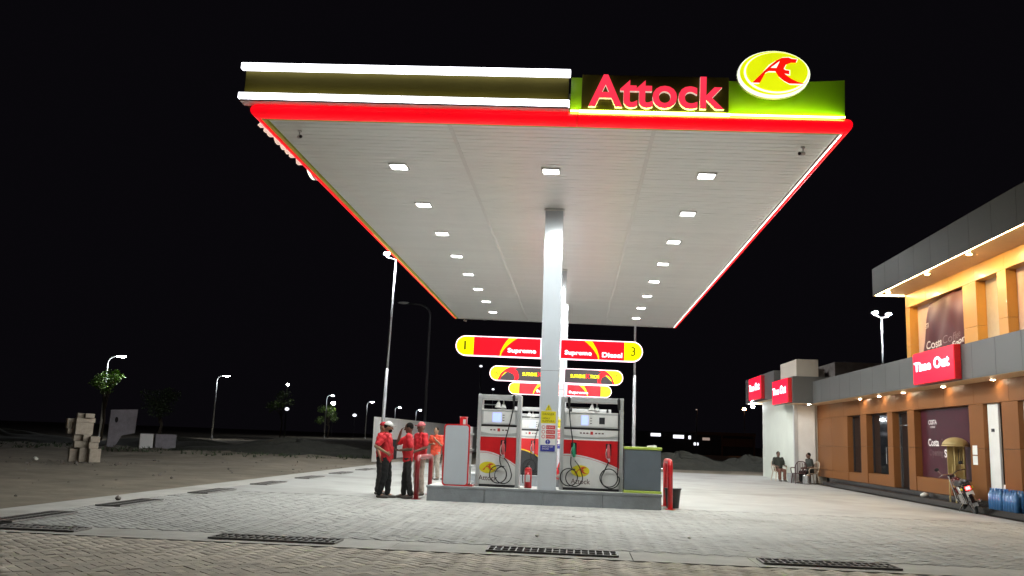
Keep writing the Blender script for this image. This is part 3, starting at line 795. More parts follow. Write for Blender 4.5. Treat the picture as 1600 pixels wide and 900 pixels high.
dispenser(-.36, 1.44, 35.95, [(.22, .13, 'green_plastic'), (.77, .92, 'pink_plastic')], 'white fuel pump on the farthest island, right side')

# ---- warning plate on the first column (flat print on a plate)
def warning_plate(x, y, z, rot, label, w_=.34):
    t = thing('warning_sign', label, 'sign', (x, y, z), rot)
    tri_fill('warning_triangle', [([(-.075, .48), (.075, .48), (0, .62)], [])], 'yellow_paint', t, (0, 0, 0), FRONT, .003)
    text('mark', '!', -.008, -.0045, .50, .016, .08, 'ink_black', t)
    B('plate', 'paper', t, -w_/2, w_/2, -.003, .003, -.44, .47)
    B('danger_panel', 'yellow_paint', t, -w_/2+.004, w_/2-.004, -.005, -.003, .19, .46)
    text('lettering', 'DANGER', -.13, -.0058, .37, .26, .05, 'ink_black', t); text('lettering', 'HIGHLY\nFLAMMABLE', -.13, -.0058, .22, .26, .10, 'ink_black', t)
    for k in range(3):
        zz = .06-.105*k
        B('instruction_panel', 'red_print', t, -.045, w_/2-.012, -.005, -.003, zz, zz+.085)
        text('lettering', ['NO SMOKING', 'NO PHONES', 'STOP ENGINE'][k], -.03, -.0058, zz+.028, .16, .03, 'paper', t)
        tri_fill('prohibition_ring', [(ellipse(.08, .08, 20), [ellipse(.058, .058, 20)])], 'red_print', t, (-.105, -.003, zz+.043), FRONT, .002)
    tri_fill('mandatory_disc', [(ellipse(.11, .11, 24), [])], 'blue_print', t, (0, -.003, -.225), FRONT, .002)
    text('mark', '!', -.008, -.0058, -.265, .016, .08, 'paper', t)
    B('blue_panel', 'blue_print', t, -w_/2+.004, w_/2-.004, -.005, -.003, -.435, -.295)
    text('lettering', 'SWITCH OFF\nENGINE', -.12, -.0058, -.395, .24, .08, 'paper', t)
warning_plate(-.63, 20.492, 1.62, (0, 0, 0), 'yellow, red and blue warning plate on the nearest white column')
warning_plate(-.60, 28.04, 1.62, (0, 0, 0), 'yellow, red and blue warning plate on the second column, half hidden', .34)

# ---- white light box with red edge at the left end of the island
def rrect(x0, x1, z0, z1, r, n=6):
    out = []
    for cx, cz, a in ((x1-r, z1-r, 0), (x0+r, z1-r, 90), (x0+r, z0+r, 180), (x1-r, z0+r, 270)):
        out += [(cx+r*math.cos(R(a+90*i/n)), cz+r*math.sin(R(a+90*i/n))) for i in range(n+1)]
    return out
t = thing('display_stand', 'white rounded oil display stand with red edge at the left end of the island', 'display stand', (-2.71, 20.6, .338))
MB().prism(rrect(-.30, .30, 0, 1.385, .075), 0, .045).build('red_edge', 'red_paint', t)
MB().prism(rrect(-.268, .268, .032, 1.353, .06), -.006, 0.001).build('front_panel', 'white_panel', t)
B('rear_box', 'white_paint', t, -.24, .30, .047, .55, .03, 1.34, bevel=.02)
for k in range(4): B('shelf', 'white_paint', t, .301, .36, .06, .53, .08+.36*k, .10+.36*k)
B('red_foot', 'red_paint', t, -.20, .40, .05, .55, -.003, .028)
t = thing('red_post_box', 'small bright red box standing on the display stand', 'box', (-2.62, 20.95, 1.682))
B('box_body', 'red_paint', t, -.08, .08, 0, .16, 0, .20, bevel=.01); B('box_label', 'paper', t, -.005, .06, -.003, .0, .03, .16); B('box_lid', 'red_paint', t, -.088, .088, -.008, .168, .201, .218, bevel=.005)
# ---- slate cabinet with lime edges
t = thing('service_cabinet', 'slate grey cabinet with lime green top and bottom at the right end of the island', 'cabinet', (1.51, 20.62, .341))
B('cabinet_body', 'slate', t, -.405, .405, .015, .62, .055, .955, bevel=.008)
B('lime_top', 'lime_trim', t, -.42, .425, 0, .64, .957, 1.015, bevel=.006); B('lime_base', 'lime_trim', t, -.42, .425, 0, .64, 0, .053, bevel=.006)
B('door_frame', 'slate', t, -.385, .385, .008, .0148, .075, .935)
MB().cyl((.41, .05, .55), (.44, .05, .55), .012).build('latch', 'steel', t)
b = MB().cap((.12, .2, 1.03), .02, (.30, .22, 1.035), .028); tag(b.build('cleaning_cloth', 'paper', None, (1.51, 20.62, .341), smooth=True), 'crumpled pale cloth lying on top of the slate cabinet', 'cloth')
# ---- extinguisher
t = thing('fire_extinguisher', 'red fire extinguisher beside the nearest column', 'extinguisher', (-1.07, 20.95, .338))
MB().cyl((0, 0, .012), (0, 0, .40), .085, .085, 18).ell((0, 0, .40), (.085, .085, .07), 18, 6, 0).build('cylinder', 'red_paint', t, smooth=True)
MB().cyl((0, 0, 0), (0, 0, .012), .088, .088, 18).build('foot_ring', 'black_plastic', t)
MB().cyl((0, 0, .46), (0, 0, .51), .025).build('valve', 'steel', t); MB().box(-.02, .09, -.012, .012, .51, .53).build('lever', 'black_plastic', t)
MB().tube(catmull([(-.02, 0, .49), (-.10, -.02, .46), (-.13, -.03, .25), (-.11, -.03, .10)], 5), .012).build('hose', 'rubber', t, smooth=True)
B('label_plate', 'paper', t, -.05, .05, -.0885, -.082, .14, .30)
# ---- bollards
def hoop(x, y, m, gap, h, label, lean=0):
    t = thing('hoop_bollard', label, 'bollard', (x, y, 0), (0, 0, 0), 'hoop bollards at the island ends')
    rad = .056; r2 = .16
    pts = [(0, 0, 0), (0, 0, h-r2)]+[(0, r2-r2*math.cos(R(90*i/6)), h-r2+r2*math.sin(R(90*i/6))) for i in range(1, 7)]
    pts += [(0, gap-r2+r2*math.sin(R(90*i/6)), h-r2+r2*math.cos(R(90*i/6))) for i in range(1, 7)]+[(0, gap, 0)]
    MB().tube(pts, rad, 14).build('hoop', m, t, smooth=True)
    for yy in (0, gap): MB().cyl((0, yy, 0), (0, yy, .012), .11, .11, 14).build('base_flange', m, t)
    return t
hoop(-3.60, 20.72, 'maroon_paint', 1.9, .94, 'dull maroon hoop guard at the left end of the island, beside the men')
hoop(2.14, 20.80, 'red_paint', 1.1, 1.06, 'bright red hoop guard at the right end of the island')
t = thing('litter_bin', 'dark tapered plastic bin behind the red hoop guard', 'bin', (2.25, 21.3, 0))
n = 18
MB().cyl((0, 0, .01), (0, 0, .42), .14, .185, n).build('bin_body', 'bin_black', t, smooth=False)
MB().cyl((0, 0, .42), (0, 0, .45), .20, .20, n).build('bin_rim', 'bin_black', t)

# ================================================================ shop building on the right
shop = thing('shop_building', 'two storey shop building with grey fascias and lit brown panel front', 'building', (10.5, 27, 0))
def S(name, m, x0, x1, y0, y1, z0, z1, bevel=0.0, parent=shop):
    return B(name, m, parent, x0-10.5, x1-10.5, y0-27, y1-27, z0, z1, bevel)
YN, YE = 13.0, 40.4            # near end (outside the frame) and far end of the long front
S('wall_core', 'joint_dark', 10.86, 20, YN, YE, .1, 4.2)
S('core_upper', 'joint_dark', 11.25, 20, YN, 30.6, 4.2, 7.4)
S('plinth', 'stone_black', 10.20, 10.86, YN, 38.6, 0, .17, bevel=.01)
S('plinth_step', 'stone_black', 10.475, 10.86, YN, 38.6, .17, .31, bevel=.008)
# grey fascias: separate composite panels with open joints
def panels(x0, x1, y0, y1, z0, z1, step, m, name='fascia_panel', g=.005):
    k = max(1, round((y1-y0)/step)); d = (y1-y0)/k
    for i in range(k): S(name, m, x0, x1, y0+i*d+g, y0+(i+1)*d-g, z0, z1, bevel=.004)
S('fascia_backing', 'joint_dark', 9.89, 10.80, YN, 38.5, 3.36, 4.22)
panels(9.865, 9.889, YN, 38.58, 3.345, 4.25, 1.28, 'acp_grey')
S('fascia_backing', 'joint_dark', 9.89, 11.2, YN, 30.55, 6.66, 7.50)
panels(9.865, 9.889, YN, 30.62, 6.60, 7.53, 1.28, 'acp_grey_top')
S('fascia_end', 'acp_grey_top', 9.89, 11.2, 30.56, 30.62, 6.60, 7.53)
S('parapet_cap', 'acp_grey', 9.87, 10.8, YN, 38.5, 4.221, 4.245)
S('lower_soffit', 'soffit_warm', 9.89, 10.85, YN, 38.5, 3.335, 3.358)
S('upper_soffit', 'soffit_warm', 9.89, 11.24, YN, 30.55, 6.635, 6.658)
S('cove_light', 'e_cove', 9.90, 9.93, 15.0, 30.5, 6.615, 6.632); S('cove_light', 'e_cove', 9.94, 10.86, 30.50, 30.53, 6.615, 6.632)
# ground floor: header panels, piers, bays
def header(y0, y1, z0, z1, x0, x1, m, step=1.9):
    panels(x0, x1, y0, y1, z0, z1, step, m, 'header_panel', .004)
header(YN, YE, 2.775, 3.333, 10.50, 10.85, 'acp_brown')
def pier(y0, y1, x0, x1, zs, m, name='pier_panel'):
    for a, b in zip(zs[:-1], zs[1:]): S(name, m, x0, x1, y0, y1, a+.004, b-.004, bevel=.004)
ZG = [.31, 1.62, 2.771]
for y0, y1 in ((16.0, 17.0), (22.36, 23.2), (24.22, 25.08), (29.05, 29.62), (31.0, 31.5), (33.72, 34.42)):
    pier(y0, y1, 10.50, 10.85, ZG, 'acp_brown')
for a, b in ((.31, .62), (.62, 1.60), (1.60, 2.771)):
    S('wall_panel', 'acp_brown', 10.50, 10.85, 36.05, 38.2, a+.004, b-.004, .004); S('wall_panel', 'acp_brown', 10.50, 10.85, 38.21, YE, a+.004, b-.004, .004)
def sill(y0, y1, z=.72): S('sill_panel', 'acp_brown', 10.52, 10.85, y0+.004, y1-.004, .314, z, .004)
def glazed(y0, y1, z0, z1, handle=None, frames=True, x=10.74):
    S('glass_pane', 'glass_dark', x, x+.02, y0+.03, y1-.03, z0, z1)
    if frames:
        for yy in (y0, y1-.035): S('glazing_bar', 'dark_metal', x-.03, x+.03, yy+.002, yy+.033, z0, z1)
        S('glazing_bar', 'dark_metal', x-.03, x+.03, y0+.036, y1-.036, z1-.04, z1-.002)
    if handle:
        MB().tube([(0, 0, 0), (-.06, 0, 0), (-.06, 0, .55), (0, 0, .55)], .016).build('door_handle', 'steel', shop, (x-10.5-.001, handle-27, 1.05))
glazed(34.43, 36.04, .66, 2.765, 34.6); sill(34.43, 36.04, .64)
glazed(31.51, 33.71, .70, 2.765, 32.2); sill(31.51, 33.71, .68)
glazed(29.63, 30.99, .33, 2.765, 30.05)
S('door_stile', 'steel', 10.70, 10.735, 30.90, 30.94, .33, 2.6); S('door_transom', 'steel', 10.70, 10.735, 29.66, 30.89, 2.32, 2.345)
sill(25.09, 29.04, .74); S('bay_back', 'maroon_print', 10.72, 10.80, 25.09, 29.04, .745, 2.765)
S('white_leaf', 'wall_white', 10.60, 10.66, 23.62, 24.20, .33, 2.765, .004); glazed(23.21, 23.6, .75, 2.765); S('sill_panel', 'print_white', 10.62, 10.80, 23.25, 23.58, .60, .745, .004)
S('lock_plate', 'dark_metal', 10.585, 10.599, 23.85, 24.0, 2.05, 2.13)
S('white_leaf', 'wall_white', 10.62, 10.68, 21.75, 22.34, .33, 2.765, .004); glazed(17.01, 21.74, .5, 2.765, 19.5)
glazed(YN+.1, 15.99, .5, 2.765)
# upper storey
header(YN, 30.55, 6.205, 6.632, 10.90, 11.24, 'acp_gold', 1.7)
ZU = [4.246, 4.95, 6.201]
for y0, y1 in ((YN, 16.5), (18.6, 19.3), (21.3, 21.9), (23.46, 23.96), (25.22, 26.08), (30.2, 30.55)):
    pier(y0, y1, 10.90, 11.24, ZU, 'acp_gold')
S('upper_blind', 'pink_blind', 11.16, 11.20, 28.6, 30.19, 4.246, 6.2); S('glass_pane', 'glass_dark', 11.17, 11.19, 26.09, 28.59, 4.246, 6.2)
S('upper_blind', 'cream_blind', 11.16, 11.20, 23.97, 25.21, 4.246, 6.2)
S('upper_blind', 'pink_blind', 11.16, 11.20, 22.7, 23.45, 4.246, 6.2); S('glass_pane', 'glass_dark', 11.17, 11.19, 21.91, 22.69, 4.246, 6.2)
for a, b in ((16.51, 18.59), (19.31, 21.29)): S('glass_pane', 'glass_dark', 11.17, 11.19, a, b, 4.246, 6.2)
# end block with its own fascias and pale rendered walls
S('block_wall', 'wall_pale', 9.52, 9.60, 40.55, 47.2, 0, 3.72); S('block_wall', 'wall_white', 9.66, 10.40, 40.42, 40.50, 0, 3.36)
S('block_edge', 'grey_metal', 9.50, 9.65, 40.40, 40.54, 0, 3.36, .004); S('block_core', 'wall_beige', 9.61, 14, 40.51, 47.2, 0, 3.7)
S('block_soffit', 'soffit_warm', 9.09, 10.6, 38.60, 40.6, 3.355, 3.37)
S('block_fascia', 'acp_grey', 9.05, 10.85, 38.585, 38.61, 3.34, 4.46, .004); S('block_fascia', 'acp_grey', 9.05, 9.075, 38.62, 42.2, 3.34, 4.46, .004); S('block_roof', 'concrete_raw', 9.08, 11.0, 38.62, 42.2, 4.40, 4.45)
S('far_fascia', 'acp_grey', 9.05, 9.075, 42.21, 49.2, 3.70, 4.98, .004); S('far_fascia', 'acp_grey', 9.08, 10.9, 42.21, 42.235, 3.9, 4.98); S('far_soffit', 'soffit_warm', 9.08, 11, 42.25, 49.2, 3.72, 3.74); S('far_fascia', 'acp_grey', 9.05, 11, 49.205, 49.23, 3.70, 4.98)
S('roof_box', 'wall_beige', 9.30, 10.22, 39.0, 42.0, 4.452, 5.22, .006)
S('roof_tank_wall', 'concrete_raw', 12.3, 14.6, 44.0, 47, 4.2, 5.62, .02); S('roof_tank_wall', 'concrete_raw', 11.0, 12.1, 45.0, 47, 4.2, 5.35, .02); S('rear_core', 'joint_dark', 11, 20, 40.5, 48, 0, 4.19)
# downlights in both soffits
def downlight(x, y, z, r, m, label):
    t = thing('downlight', label, 'downlight', (x, y, z), (0, 0, 0), 'downlights under the shop fascias')
    MB().cyl((0, 0, 0), (0, 0, -.02), r+.025, r+.02, 16).build('trim_ring', 'white_paint', t)
    MB().cyl((0, 0, -.021), (0, 0, -.028), r, r, 16).build('lamp_face', m, t)
for i, y in enumerate((20.4, 23.7, 26.55, 29.85)):
    downlight(10.12, y, 6.634, .055, 'e_down_up', f'warm round downlight under the upper shop fascia, {ORD[3-i]} from its far end')
for i, y in enumerate((17.2, 20.2, 23.2, 26.25, 29.4, 31.7, 33.8)):
    downlight(10.33, y, 3.334, .05, 'e_down', f'round downlight under the lower shop fascia, {ORD[6-i]} from its far end')
t = thing('downlight', 'bare bright lamp under the far end of the far fascia', 'downlight', (9.3, 48.6, 3.72), (0, 0, 0), 'downlights under the shop fascias')
MB().cyl((0, 0, 0), (0, 0, -.1), .03).build('lamp_stem', 'white_paint', t); MB().ell((0, 0, -.16), (.09, .09, .07)).build('lamp_face', 'e_street', t)
t = thing('downlight', 'downlight hidden in the orange lit soffit of the end block', 'downlight', (9.9, 39.4, 3.354), (0, 0, 0), 'downlights under the shop fascias')
MB().cyl((0, 0, 0), (0, 0, -.02), .07, .07, 16).build('trim_ring', 'white_paint', t); MB().cyl((0, 0, -.021), (0, 0, -.028), .05, .05, 16).build('lamp_face', 'e_down', t)
# lit red box signs
def box_sign(x, y0, y1, z0, z1, label):
    t = thing('box_sign', label, 'sign', (x, (y0+y1)/2, z0), (0, 0, 0), 'lit red shop signs')
    hw = (y1-y0)/2; h = z1-z0
    B('sign_case', 'red_paint', t, -.17, .0, -hw, hw, 0, h, bevel=.012); B('sign_face', 'e_box_red', t, -.182, -.1705, -hw+.02, hw-.02, .02, h-.02)
    text('lettering', 'Time', -.186, hw-.10, h*.40, hw*.85, h*.30, 'e_box_white', t, SIDE, .003, .03)
    text('lettering', 'Out', -.186, hw-.10-hw*1.0, h*.40, hw*.72, h*.34, 'e_box_white', t, SIDE, .003, .03)
box_sign(9.86, 23.85, 26.7, 3.37, 4.27, 'largest lit red box sign with white lettering on the grey shop fascia')
box_sign(9.045, 38.75, 41.75, 3.36, 4.40, 'lit red box sign on the end block, middle one of three')
box_sign(9.045, 44.3, 47.35, 3.78, 4.90, 'smallest lit red box sign, farthest of three')
# printed coffee posters
t = thing('window_poster', 'dark maroon coffee poster filling the ground floor shop window', 'poster', (10.70, 27.06, .75))
B('poster_sheet', 'maroon_print', t, -.004, .004, -1.95, 1.95, 0, 2.0)
text('lettering', 'COSTA', -.006, 1.35, 1.56, .62, .14, 'print_white', t, SIDE, .001, .02); text('lettering', 'COFFEE', -.006, 1.22, 1.46, .35, .05, 'print_white', t, SIDE)
text('lettering', 'Costa', -.006, 1.42, .92, .80, .22, 'print_white', t, SIDE, .001, .02); text('lettering', 'Coffee', -.006, .50, .92, .82, .22, 'print_grey', t, SIDE, .001, 0, True)
text('lettering', 'Opening', -.006, 1.36, .58, 1.02, .25, 'print_grey', t, SIDE, .001, 0, True); text('lettering', 'Soon', -.006, .24, .60, .78, .23, 'print_white', t, SIDE, .001, .02)
def cloth_pt(u, v):
    """u 0..1 from far to near, v 0..1 from top to bottom"""
    tl, tr, bl, br = (28.75, 6.10), (26.1, 6.195), (29.5, 4.42), (26.0, 4.62)
    y = (tl[0]*(1-u)+tr[0]*u)*(1-v)+(bl[0]*(1-u)+br[0]*u)*v
    z = (tl[1]*(1-u)+tr[1]*u)*(1-v)+(bl[1]*(1-u)+br[1]*u)*v - .22*math.sin(math.pi*u)*(v**2)*.6
    x = 11.0+.03*math.sin(u*17+v*3.0)*(.25+.75*v)+.02*math.sin(u*9-v*7)-.03*math.sin(math.pi*v)
    return Vector((x, y, z))
t = thing('banner', 'crumpled maroon cloth banner hanging in the upper storey window bay', 'banner', (10.83, 27.4, 4.5))
nu, nv = 40, 26
b = MB(); b.v = [tuple(cloth_pt(i/nu, j/nv)-Vector((10.83, 27.4, 4.5))) for j in range(nv+1) for i in range(nu+1)]
b.f = [(j*(nu+1)+i, j*(nu+1)+i+1, (j+1)*(nu+1)+i+1, (j+1)*(nu+1)+i) for j in range(nv) for i in range(nu)]; b.mi = [0]*len(b.f)
o = b.build('cloth', 'maroon_cloth', t, smooth=True); so = o.modifiers.new('thick', 'SOLIDIFY'); so.thickness = .006
def cloth_text(body, u0, u1, v0, v1, m, bold=.02):
    me = text_mesh(body, 1, 1, [m], 0, bold)
    for v in me.vertices:
        p = cloth_pt(u0+(u1-u0)*v.co.x, v1+(v0-v1)*v.co.y); v.co = p-Vector((10.83, 27.4, 4.5))+Vector((-.012, 0, 0))
    link('lettering', me, t)
cloth_text('Costa', .08, .48, .70, .84, 'print_white'); cloth_text('Coffee', .50, .86, .70, .83, 'print_grey', 0)
cloth_text('Opening', .22, .62, .87, .99, 'print_grey', 0); cloth_text('Soon', .66, .94, .84, .95, 'print_white'); cloth_text('STA', .0, .11, .36, .46, 'print_white')
t = thing('wall_notice', 'two small white notices on the pier beside the maroon poster', 'notice', (10.497, 24.8, 1.2))
B('notice_sheet', 'paper', t, -.004, 0, -.14, .14, .26, .50); B('notice_sheet', 'paper', t, -.004, 0, -.14, .14, 0, .23)
lump('plastic_bag', 10.3, 27.9, .12, 'scrap', 'white crumpled bag on the black shop step', 'litter').location.z = .172
# shrink-wrapped water bottles on the step
def bottle_pack(y, label):
    t = thing('bottle_pack', label, 'water bottles', (10.25, y, .171), (0, 0, 0), 'packs of blue water bottles on the shop step')
    body = MB().cyl((0, 0, 0), (0, 0, .27), .066, .066, 12).cyl((0, 0, .27), (0, 0, .35), .066, .024, 12, False).mesh('bottle', 'bottle_blue', True)
    cp = MB().cyl((0, 0, .35), (0, 0, .385), .022, .022, 10).mesh('cap', 'bottle_cap')
    for z in (0,):
        for i in range(2):
            for j in range(5):
                o = link('bottle', body, t, (-.07+i*.135, -.27+.135*j, z)); o.scale = (1, 1, 1.3); link('cap', cp, o)
bottle_pack(23.0, 'stack of blue water bottles on the shop step, farther of two'); bottle_pack(22.25, 'stack of blue water bottles at the right edge of the picture'); 

# ================================================================ boundary wall, poles, lamps
t = thing('boundary_wall', 'long white rendered boundary wall behind the men at the left', 'wall', (-10.6, 47.9, 0))
dv = Vector((1.7, 37, 0)); L = dv.length; ang = math.atan2(dv.x, dv.y)
k = 9
for i in range(k):
    B('wall_bay', 'wall_white', t, -.12, .12, i*L/k+.003, (i+1)*L/k-.003, -.05, 2.25, rot=(0, 0, -ang))
B('wall_coping', 'wall_white', t, -.15, .15, -.03, L, 2.253, 2.31, bevel=.01, rot=(0, 0, -ang)); B('wall_footing', 'concrete_raw', t, -.2, .2, -.05, L, -.05, .10, rot=(0, 0, -ang))
B('end_pillar', 'wall_white', t, -.16, .16, -.22, -.035, -.05, 2.3, bevel=.01, rot=(0, 0, -ang))
t = thing('fire_point_stand', 'narrow red and black stand against the white boundary wall', 'stand', (-9.95, 49.5, 0))
B('stand_frame', 'black_plastic', t, -.14, .14, 0, .1, 0, 1.15, bevel=.01); B('stand_box', 'red_paint', t, -.2, -.02, -.08, -.003, .1, .75, bevel=.01)
def mast(x, y, h, label, lit, lean=(0, 0), m='galv', yaw=25):
    t = thing('lamp_mast', label, 'lamp post', (x, y, 0), (R(lean[1]), R(lean[0]), R(yaw)), 'tall double lamp masts')
    MB().cyl((0, 0, 0), (0, 0, .03), .2, .2, 14).build('base_plate', m, t); MB().cyl((0, 0, .03), (0, 0, h*.45), .095, .078, 12).build('lower_pole', m, t, smooth=True); MB().cyl((0, 0, h*.45), (0, 0, h), .06, .045, 12).build('upper_pole', m, t, smooth=True)
    for s in (-1, 1):
        MB().tube([(0, 0, h-.05), (s*.35, 0, h+.02), (s*.50, 0, h+.05), (s*.52, 0, h+.28)], .03).build('arm', 'white_paint', t)
        hd = MB().box(s*.52-.16, s*.52+.16, -.10, .10, h+.20, h+.30).build('lamp_head', 'white_paint', t, bevel=.01)
        if lit: B('lamp_lens', 'e_street', t, s*.52-.13, s*.52+.13, -.108, -.101, h+.205, h+.295); B('lamp_lens', 'e_mast', t, s*.52-.14, s*.52+.14, -.085, .085, h+.188, h+.199)
mast(-9.95, 46.0, 10.6, 'tall white double-headed lamp mast beside the boundary wall', True, (1.2, 0), yaw=25)
mast(2.9, 46.0, 10.7, 'thin white lamp mast behind the right side of the canopy', True)
mast(18.2, 55.0, 9.45, 'lit double-headed lamp mast rising behind the shop roof', True)
def street_lamp(x, y, h, label, lit=True, arm=1.2, d=1, m='galv', group='street lamps along the road'):
    t = thing('street_lamp', label, 'street lamp', (x, y, 0), (0, 0, 0), group)
    MB().cyl((0, 0, 0), (0, 0, .4), .16, .14, 10).build('base', m, t)
    pts = [(0, 0, .4), (0, 0, h-.9)]+[(d*arm*.45*(1-math.cos(R(15*i))), 0, h-.9+.75*math.sin(R(15*i))) for i in range(1, 7)]+[(d*arm*.8, 0, h-.12)]
    MB().tube(pts, [.10]+[.075]*(len(pts)-1), 9).build('pole', m, t, smooth=True)
    MB().ell((d*(arm*.8+.28), 0, h-.08), (.42, .16, .09), 14, 8).build('lamp_head', 'grey_metal', t, smooth=True)
    if lit: MB().ell((d*(arm*.8+.30), -.02, h-.15), (.34, .15, .10), 14, 8).build('lamp_lens', 'e_street', t, smooth=True)
SLP = [(-40.6, 75, 7.35, 'lit street lamp beside the green tree, nearest at the left'), (-45.1, 110, 8.0, 'lit street lamp, second from the left'),
       (-53.4, 190, 9.2, 'lit street lamp, third from the left, beside a small lit tree'), (-51.6, 220, 9.1, 'lit street lamp left of the boundary wall end'),
       (-53.0, 262, 9.3, 'small far lit street lamp just left of the wall top'), (-46.8, 262, 8.7, 'small far lit street lamp above the wall, right one')]
for x, y, h, lb in SLP: street_lamp(x, y, h, lb)
street_lamp(-10.1, 60, 10.4, 'dark unlit street lamp with curved arm behind the white mast', False, 2.0, -1, 'dark_metal', group='unlit street lamp')
# distant single lights: lamp heads on short posts
def far_light(x, y, z, r, m, label, post=True):
    t = thing('far_lamp', label, 'lamp', (x, y, 0), (0, 0, 0), 'far-off lamps in the dark')
    MB().cyl((0, 0, 0), (0, 0, z-r*.4), .09, .06, 8).build('pole', 'dark_metal', t); MB().ell((0, 0, z), (r, r, r*.7), 12, 8).build('lamp_bulb', m, t, smooth=True); MB().cyl((0, 0, z+r*.7), (0, 0, z+r*.9), r*.6, r*.3, 10).build('hood', 'dark_metal', t)
FL = [(-54.0, 165, 9.8, .26, 'e_far', 'faint far lamp above a small dark tree'), (-53.8, 165, 5.3, .42, 'e_window', 'low blurred far lamp below the small tree'),
      (-56.0, 205, 7.9, .5, 'e_far', 'far lamp shining through a small tree top'), (-64.5, 260, 6.4, .6, 'e_window', 'far lamp between the small tree and the next street lamp'),
      (-16.2, 150, 13.2, .25, 'e_window', 'tiny far lamp touching the yellow end of the nearest left sign'), (-14.0, 150, 9.4, .22, 'e_window', 'tiny far lamp below the nearest left sign'), (-8.0, 120, 6.9, .16, 'e_window', 'tiny far lamp touching the smallest left sign'),
      (25.5, 140, 7.1, .28, 'e_sodium', 'orange far lamp beside the end of the shop'), (17.0, 130, 6.4, .12, 'e_window_dim', 'faint far lamp over the dark low building')]
for a in FL: far_light(*a)

# ================================================================ trees and shrubs
def tree(x, y, h, r, n, m, label, trunk=.12, rz=1.0, zlo=.5):
    t = thing('tree', label, 'tree', (x, y, 0), (0, 0, 0), 'roadside trees')
    rg = np.random.default_rng(int(abs(x*31+y*17)))
    b = MB(); b.tube([(0, 0, -.05), (.1*r, 0, h*.3), (-.05*r, .1, h*.55), (0, 0, h*.8)], [trunk, trunk*.8, trunk*.55, trunk*.25], 8)
    cl = []
    for k in range(9):
        a = rg.uniform(0, 6.28); rr = rg.uniform(.35, .85)*r; z = h*rg.uniform(zlo, .95)
        p = (rr*math.cos(a), rr*math.sin(a), z); cl.append(p)
        b.tube([(0, 0, h*rg.uniform(.3, .6)), (p[0]*.5, p[1]*.5, z*.9), p], [trunk*.4, trunk*.25, trunk*.08], 6)
    cl.append((0, 0, h*.9)); cl.append((0, 0, h*max(.7, zlo)))
    b.build('trunk', 'bark', t, smooth=True)
    V = []; F = []
    for k in range(n):
        c = cl[rg.integers(len(cl))]; q = rg.normal(0, 1, 3); q /= np.linalg.norm(q); q *= rg.uniform(0, 1)**.5*r*.42; q[2] *= .7*rz
        p = np.array(c)+q; s_ = rg.uniform(.06, .15)*max(1, r/2.2)
        a = rg.normal(0, 1, 3); a /= np.linalg.norm(a); c2 = np.cross(a, rg.normal(0, 1, 3)); c2 /= np.linalg.norm(c2)
        o = len(V); V += [tuple(p-a*s_), tuple(p+c2*s_*.45), tuple(p+a*s_), tuple(p-c2*s_*.45)]; F.append((o, o+1, o+2, o+3))
    me = bpy.data.meshes.new('crown'); me.from_pydata(V, [], F); me.materials.append(MATS[m]); link('crown', me, t)
tree(-39.75, 73.6, 6.0, 1.35, 1500, 'leaf', 'bright green tree lit by the nearest street lamp', .12, 1.0, .70)
tree(-54.1, 163, 8.6, 2.6, 1500, 'leaf', 'small tree below a faint far lamp', .16)
tree(-56.3, 203, 7.4, 2.6, 1300, 'leaf', 'small tree lit beside the third street lamp', .16)
tree(-43.5, 92, 5.0, 2.6, 1500, 'leaf_dark', 'dark tree barely visible behind the leaning slab', .2)
# weedy earth mounds
def heap(name, x, y, rx, ry, h, m, label, cat, seed):
    rg = random.Random(seed); ph = [rg.uniform(0, 6) for _ in range(6)]
    nu, nv = 48, 14; b = MB(); v = []
    for j in range(nv+1):
        for i in range(nu):
            a = 2*math.pi*i/nu; q = j/nv
            k = 1+.16*math.sin(2*a+ph[0])+.10*math.sin(5*a+ph[1])+.06*math.sin(9*a+ph[2])
            z = h*(1-q**1.6)*(1+.22*math.sin(3*a+q*6+ph[3])+.12*math.sin(7*a-q*9+ph[4]))+rg.uniform(-.03, .03)*h
            v.append((rx*k*q*math.cos(a), ry*k*q*math.sin(a), z-.06))
    b.v = v; b.f = [(j*nu+i, j*nu+(i+1) % nu, (j+1)*nu+(i+1) % nu, (j+1)*nu+i) for j in range(nv) for i in range(nu)]; b.mi = [0]*len(b.f)
    return tag(b.build(name, m, None, (x, y, 0), smooth=True), label, cat, 'heaps of earth and gravel around the site')
heap('gravel_heap', 6.2, 55, 4.2, 2.6, .85, 'mound', 'long grey gravel heap beyond the paving, right of the cabinet', 'gravel heap', 1)
heap('gravel_heap', 10.6, 57, 3.2, 2.4, .8, 'mound', 'grey gravel heap beside the pale end wall', 'gravel heap', 2)
heap('earth_mound', -17.5, 56, 6.5, 3, .8, 'mound', 'long dark earth mound left of the boundary wall', 'earth mound', 3)
heap('earth_mound', -27, 60, 7, 3, .6, 'mound', 'low dark earth mound behind the low block wall', 'earth mound', 4)
heap('earth_mound', -41, 62, 8, 3, .7, 'mound', 'low dark earth mound at the far left', 'earth mound', 5)
# weeds along the dirt edge
def weeds():
    rg = np.random.default_rng(5); V = []; F = []
    for k in range(700):
        x = rg.uniform(-46, -12); y = rg.uniform(46, 60)+.25*(-(x+12))*.3; s_ = rg.uniform(.06, .22)
        for q in range(3):
            a = rg.uniform(0, 6.28); o = len(V); dx, dy = .04*math.cos(a), .04*math.sin(a); lx, ly = rg.normal(0, .12, 2)
            V += [(x-dx, y-dy, -.05), (x+dx, y+dy, -.05), (x+lx, y+ly, s_)]; F.append((o, o+1, o+2))
    me = bpy.data.meshes.new('weeds'); me.from_pydata(V, [], F); me.materials.append(MATS['leaf_dark'])
    tag(link('weeds', me), 'short dry weeds scattered over the dirt at the left', 'weeds', kind='stuff')
weeds()

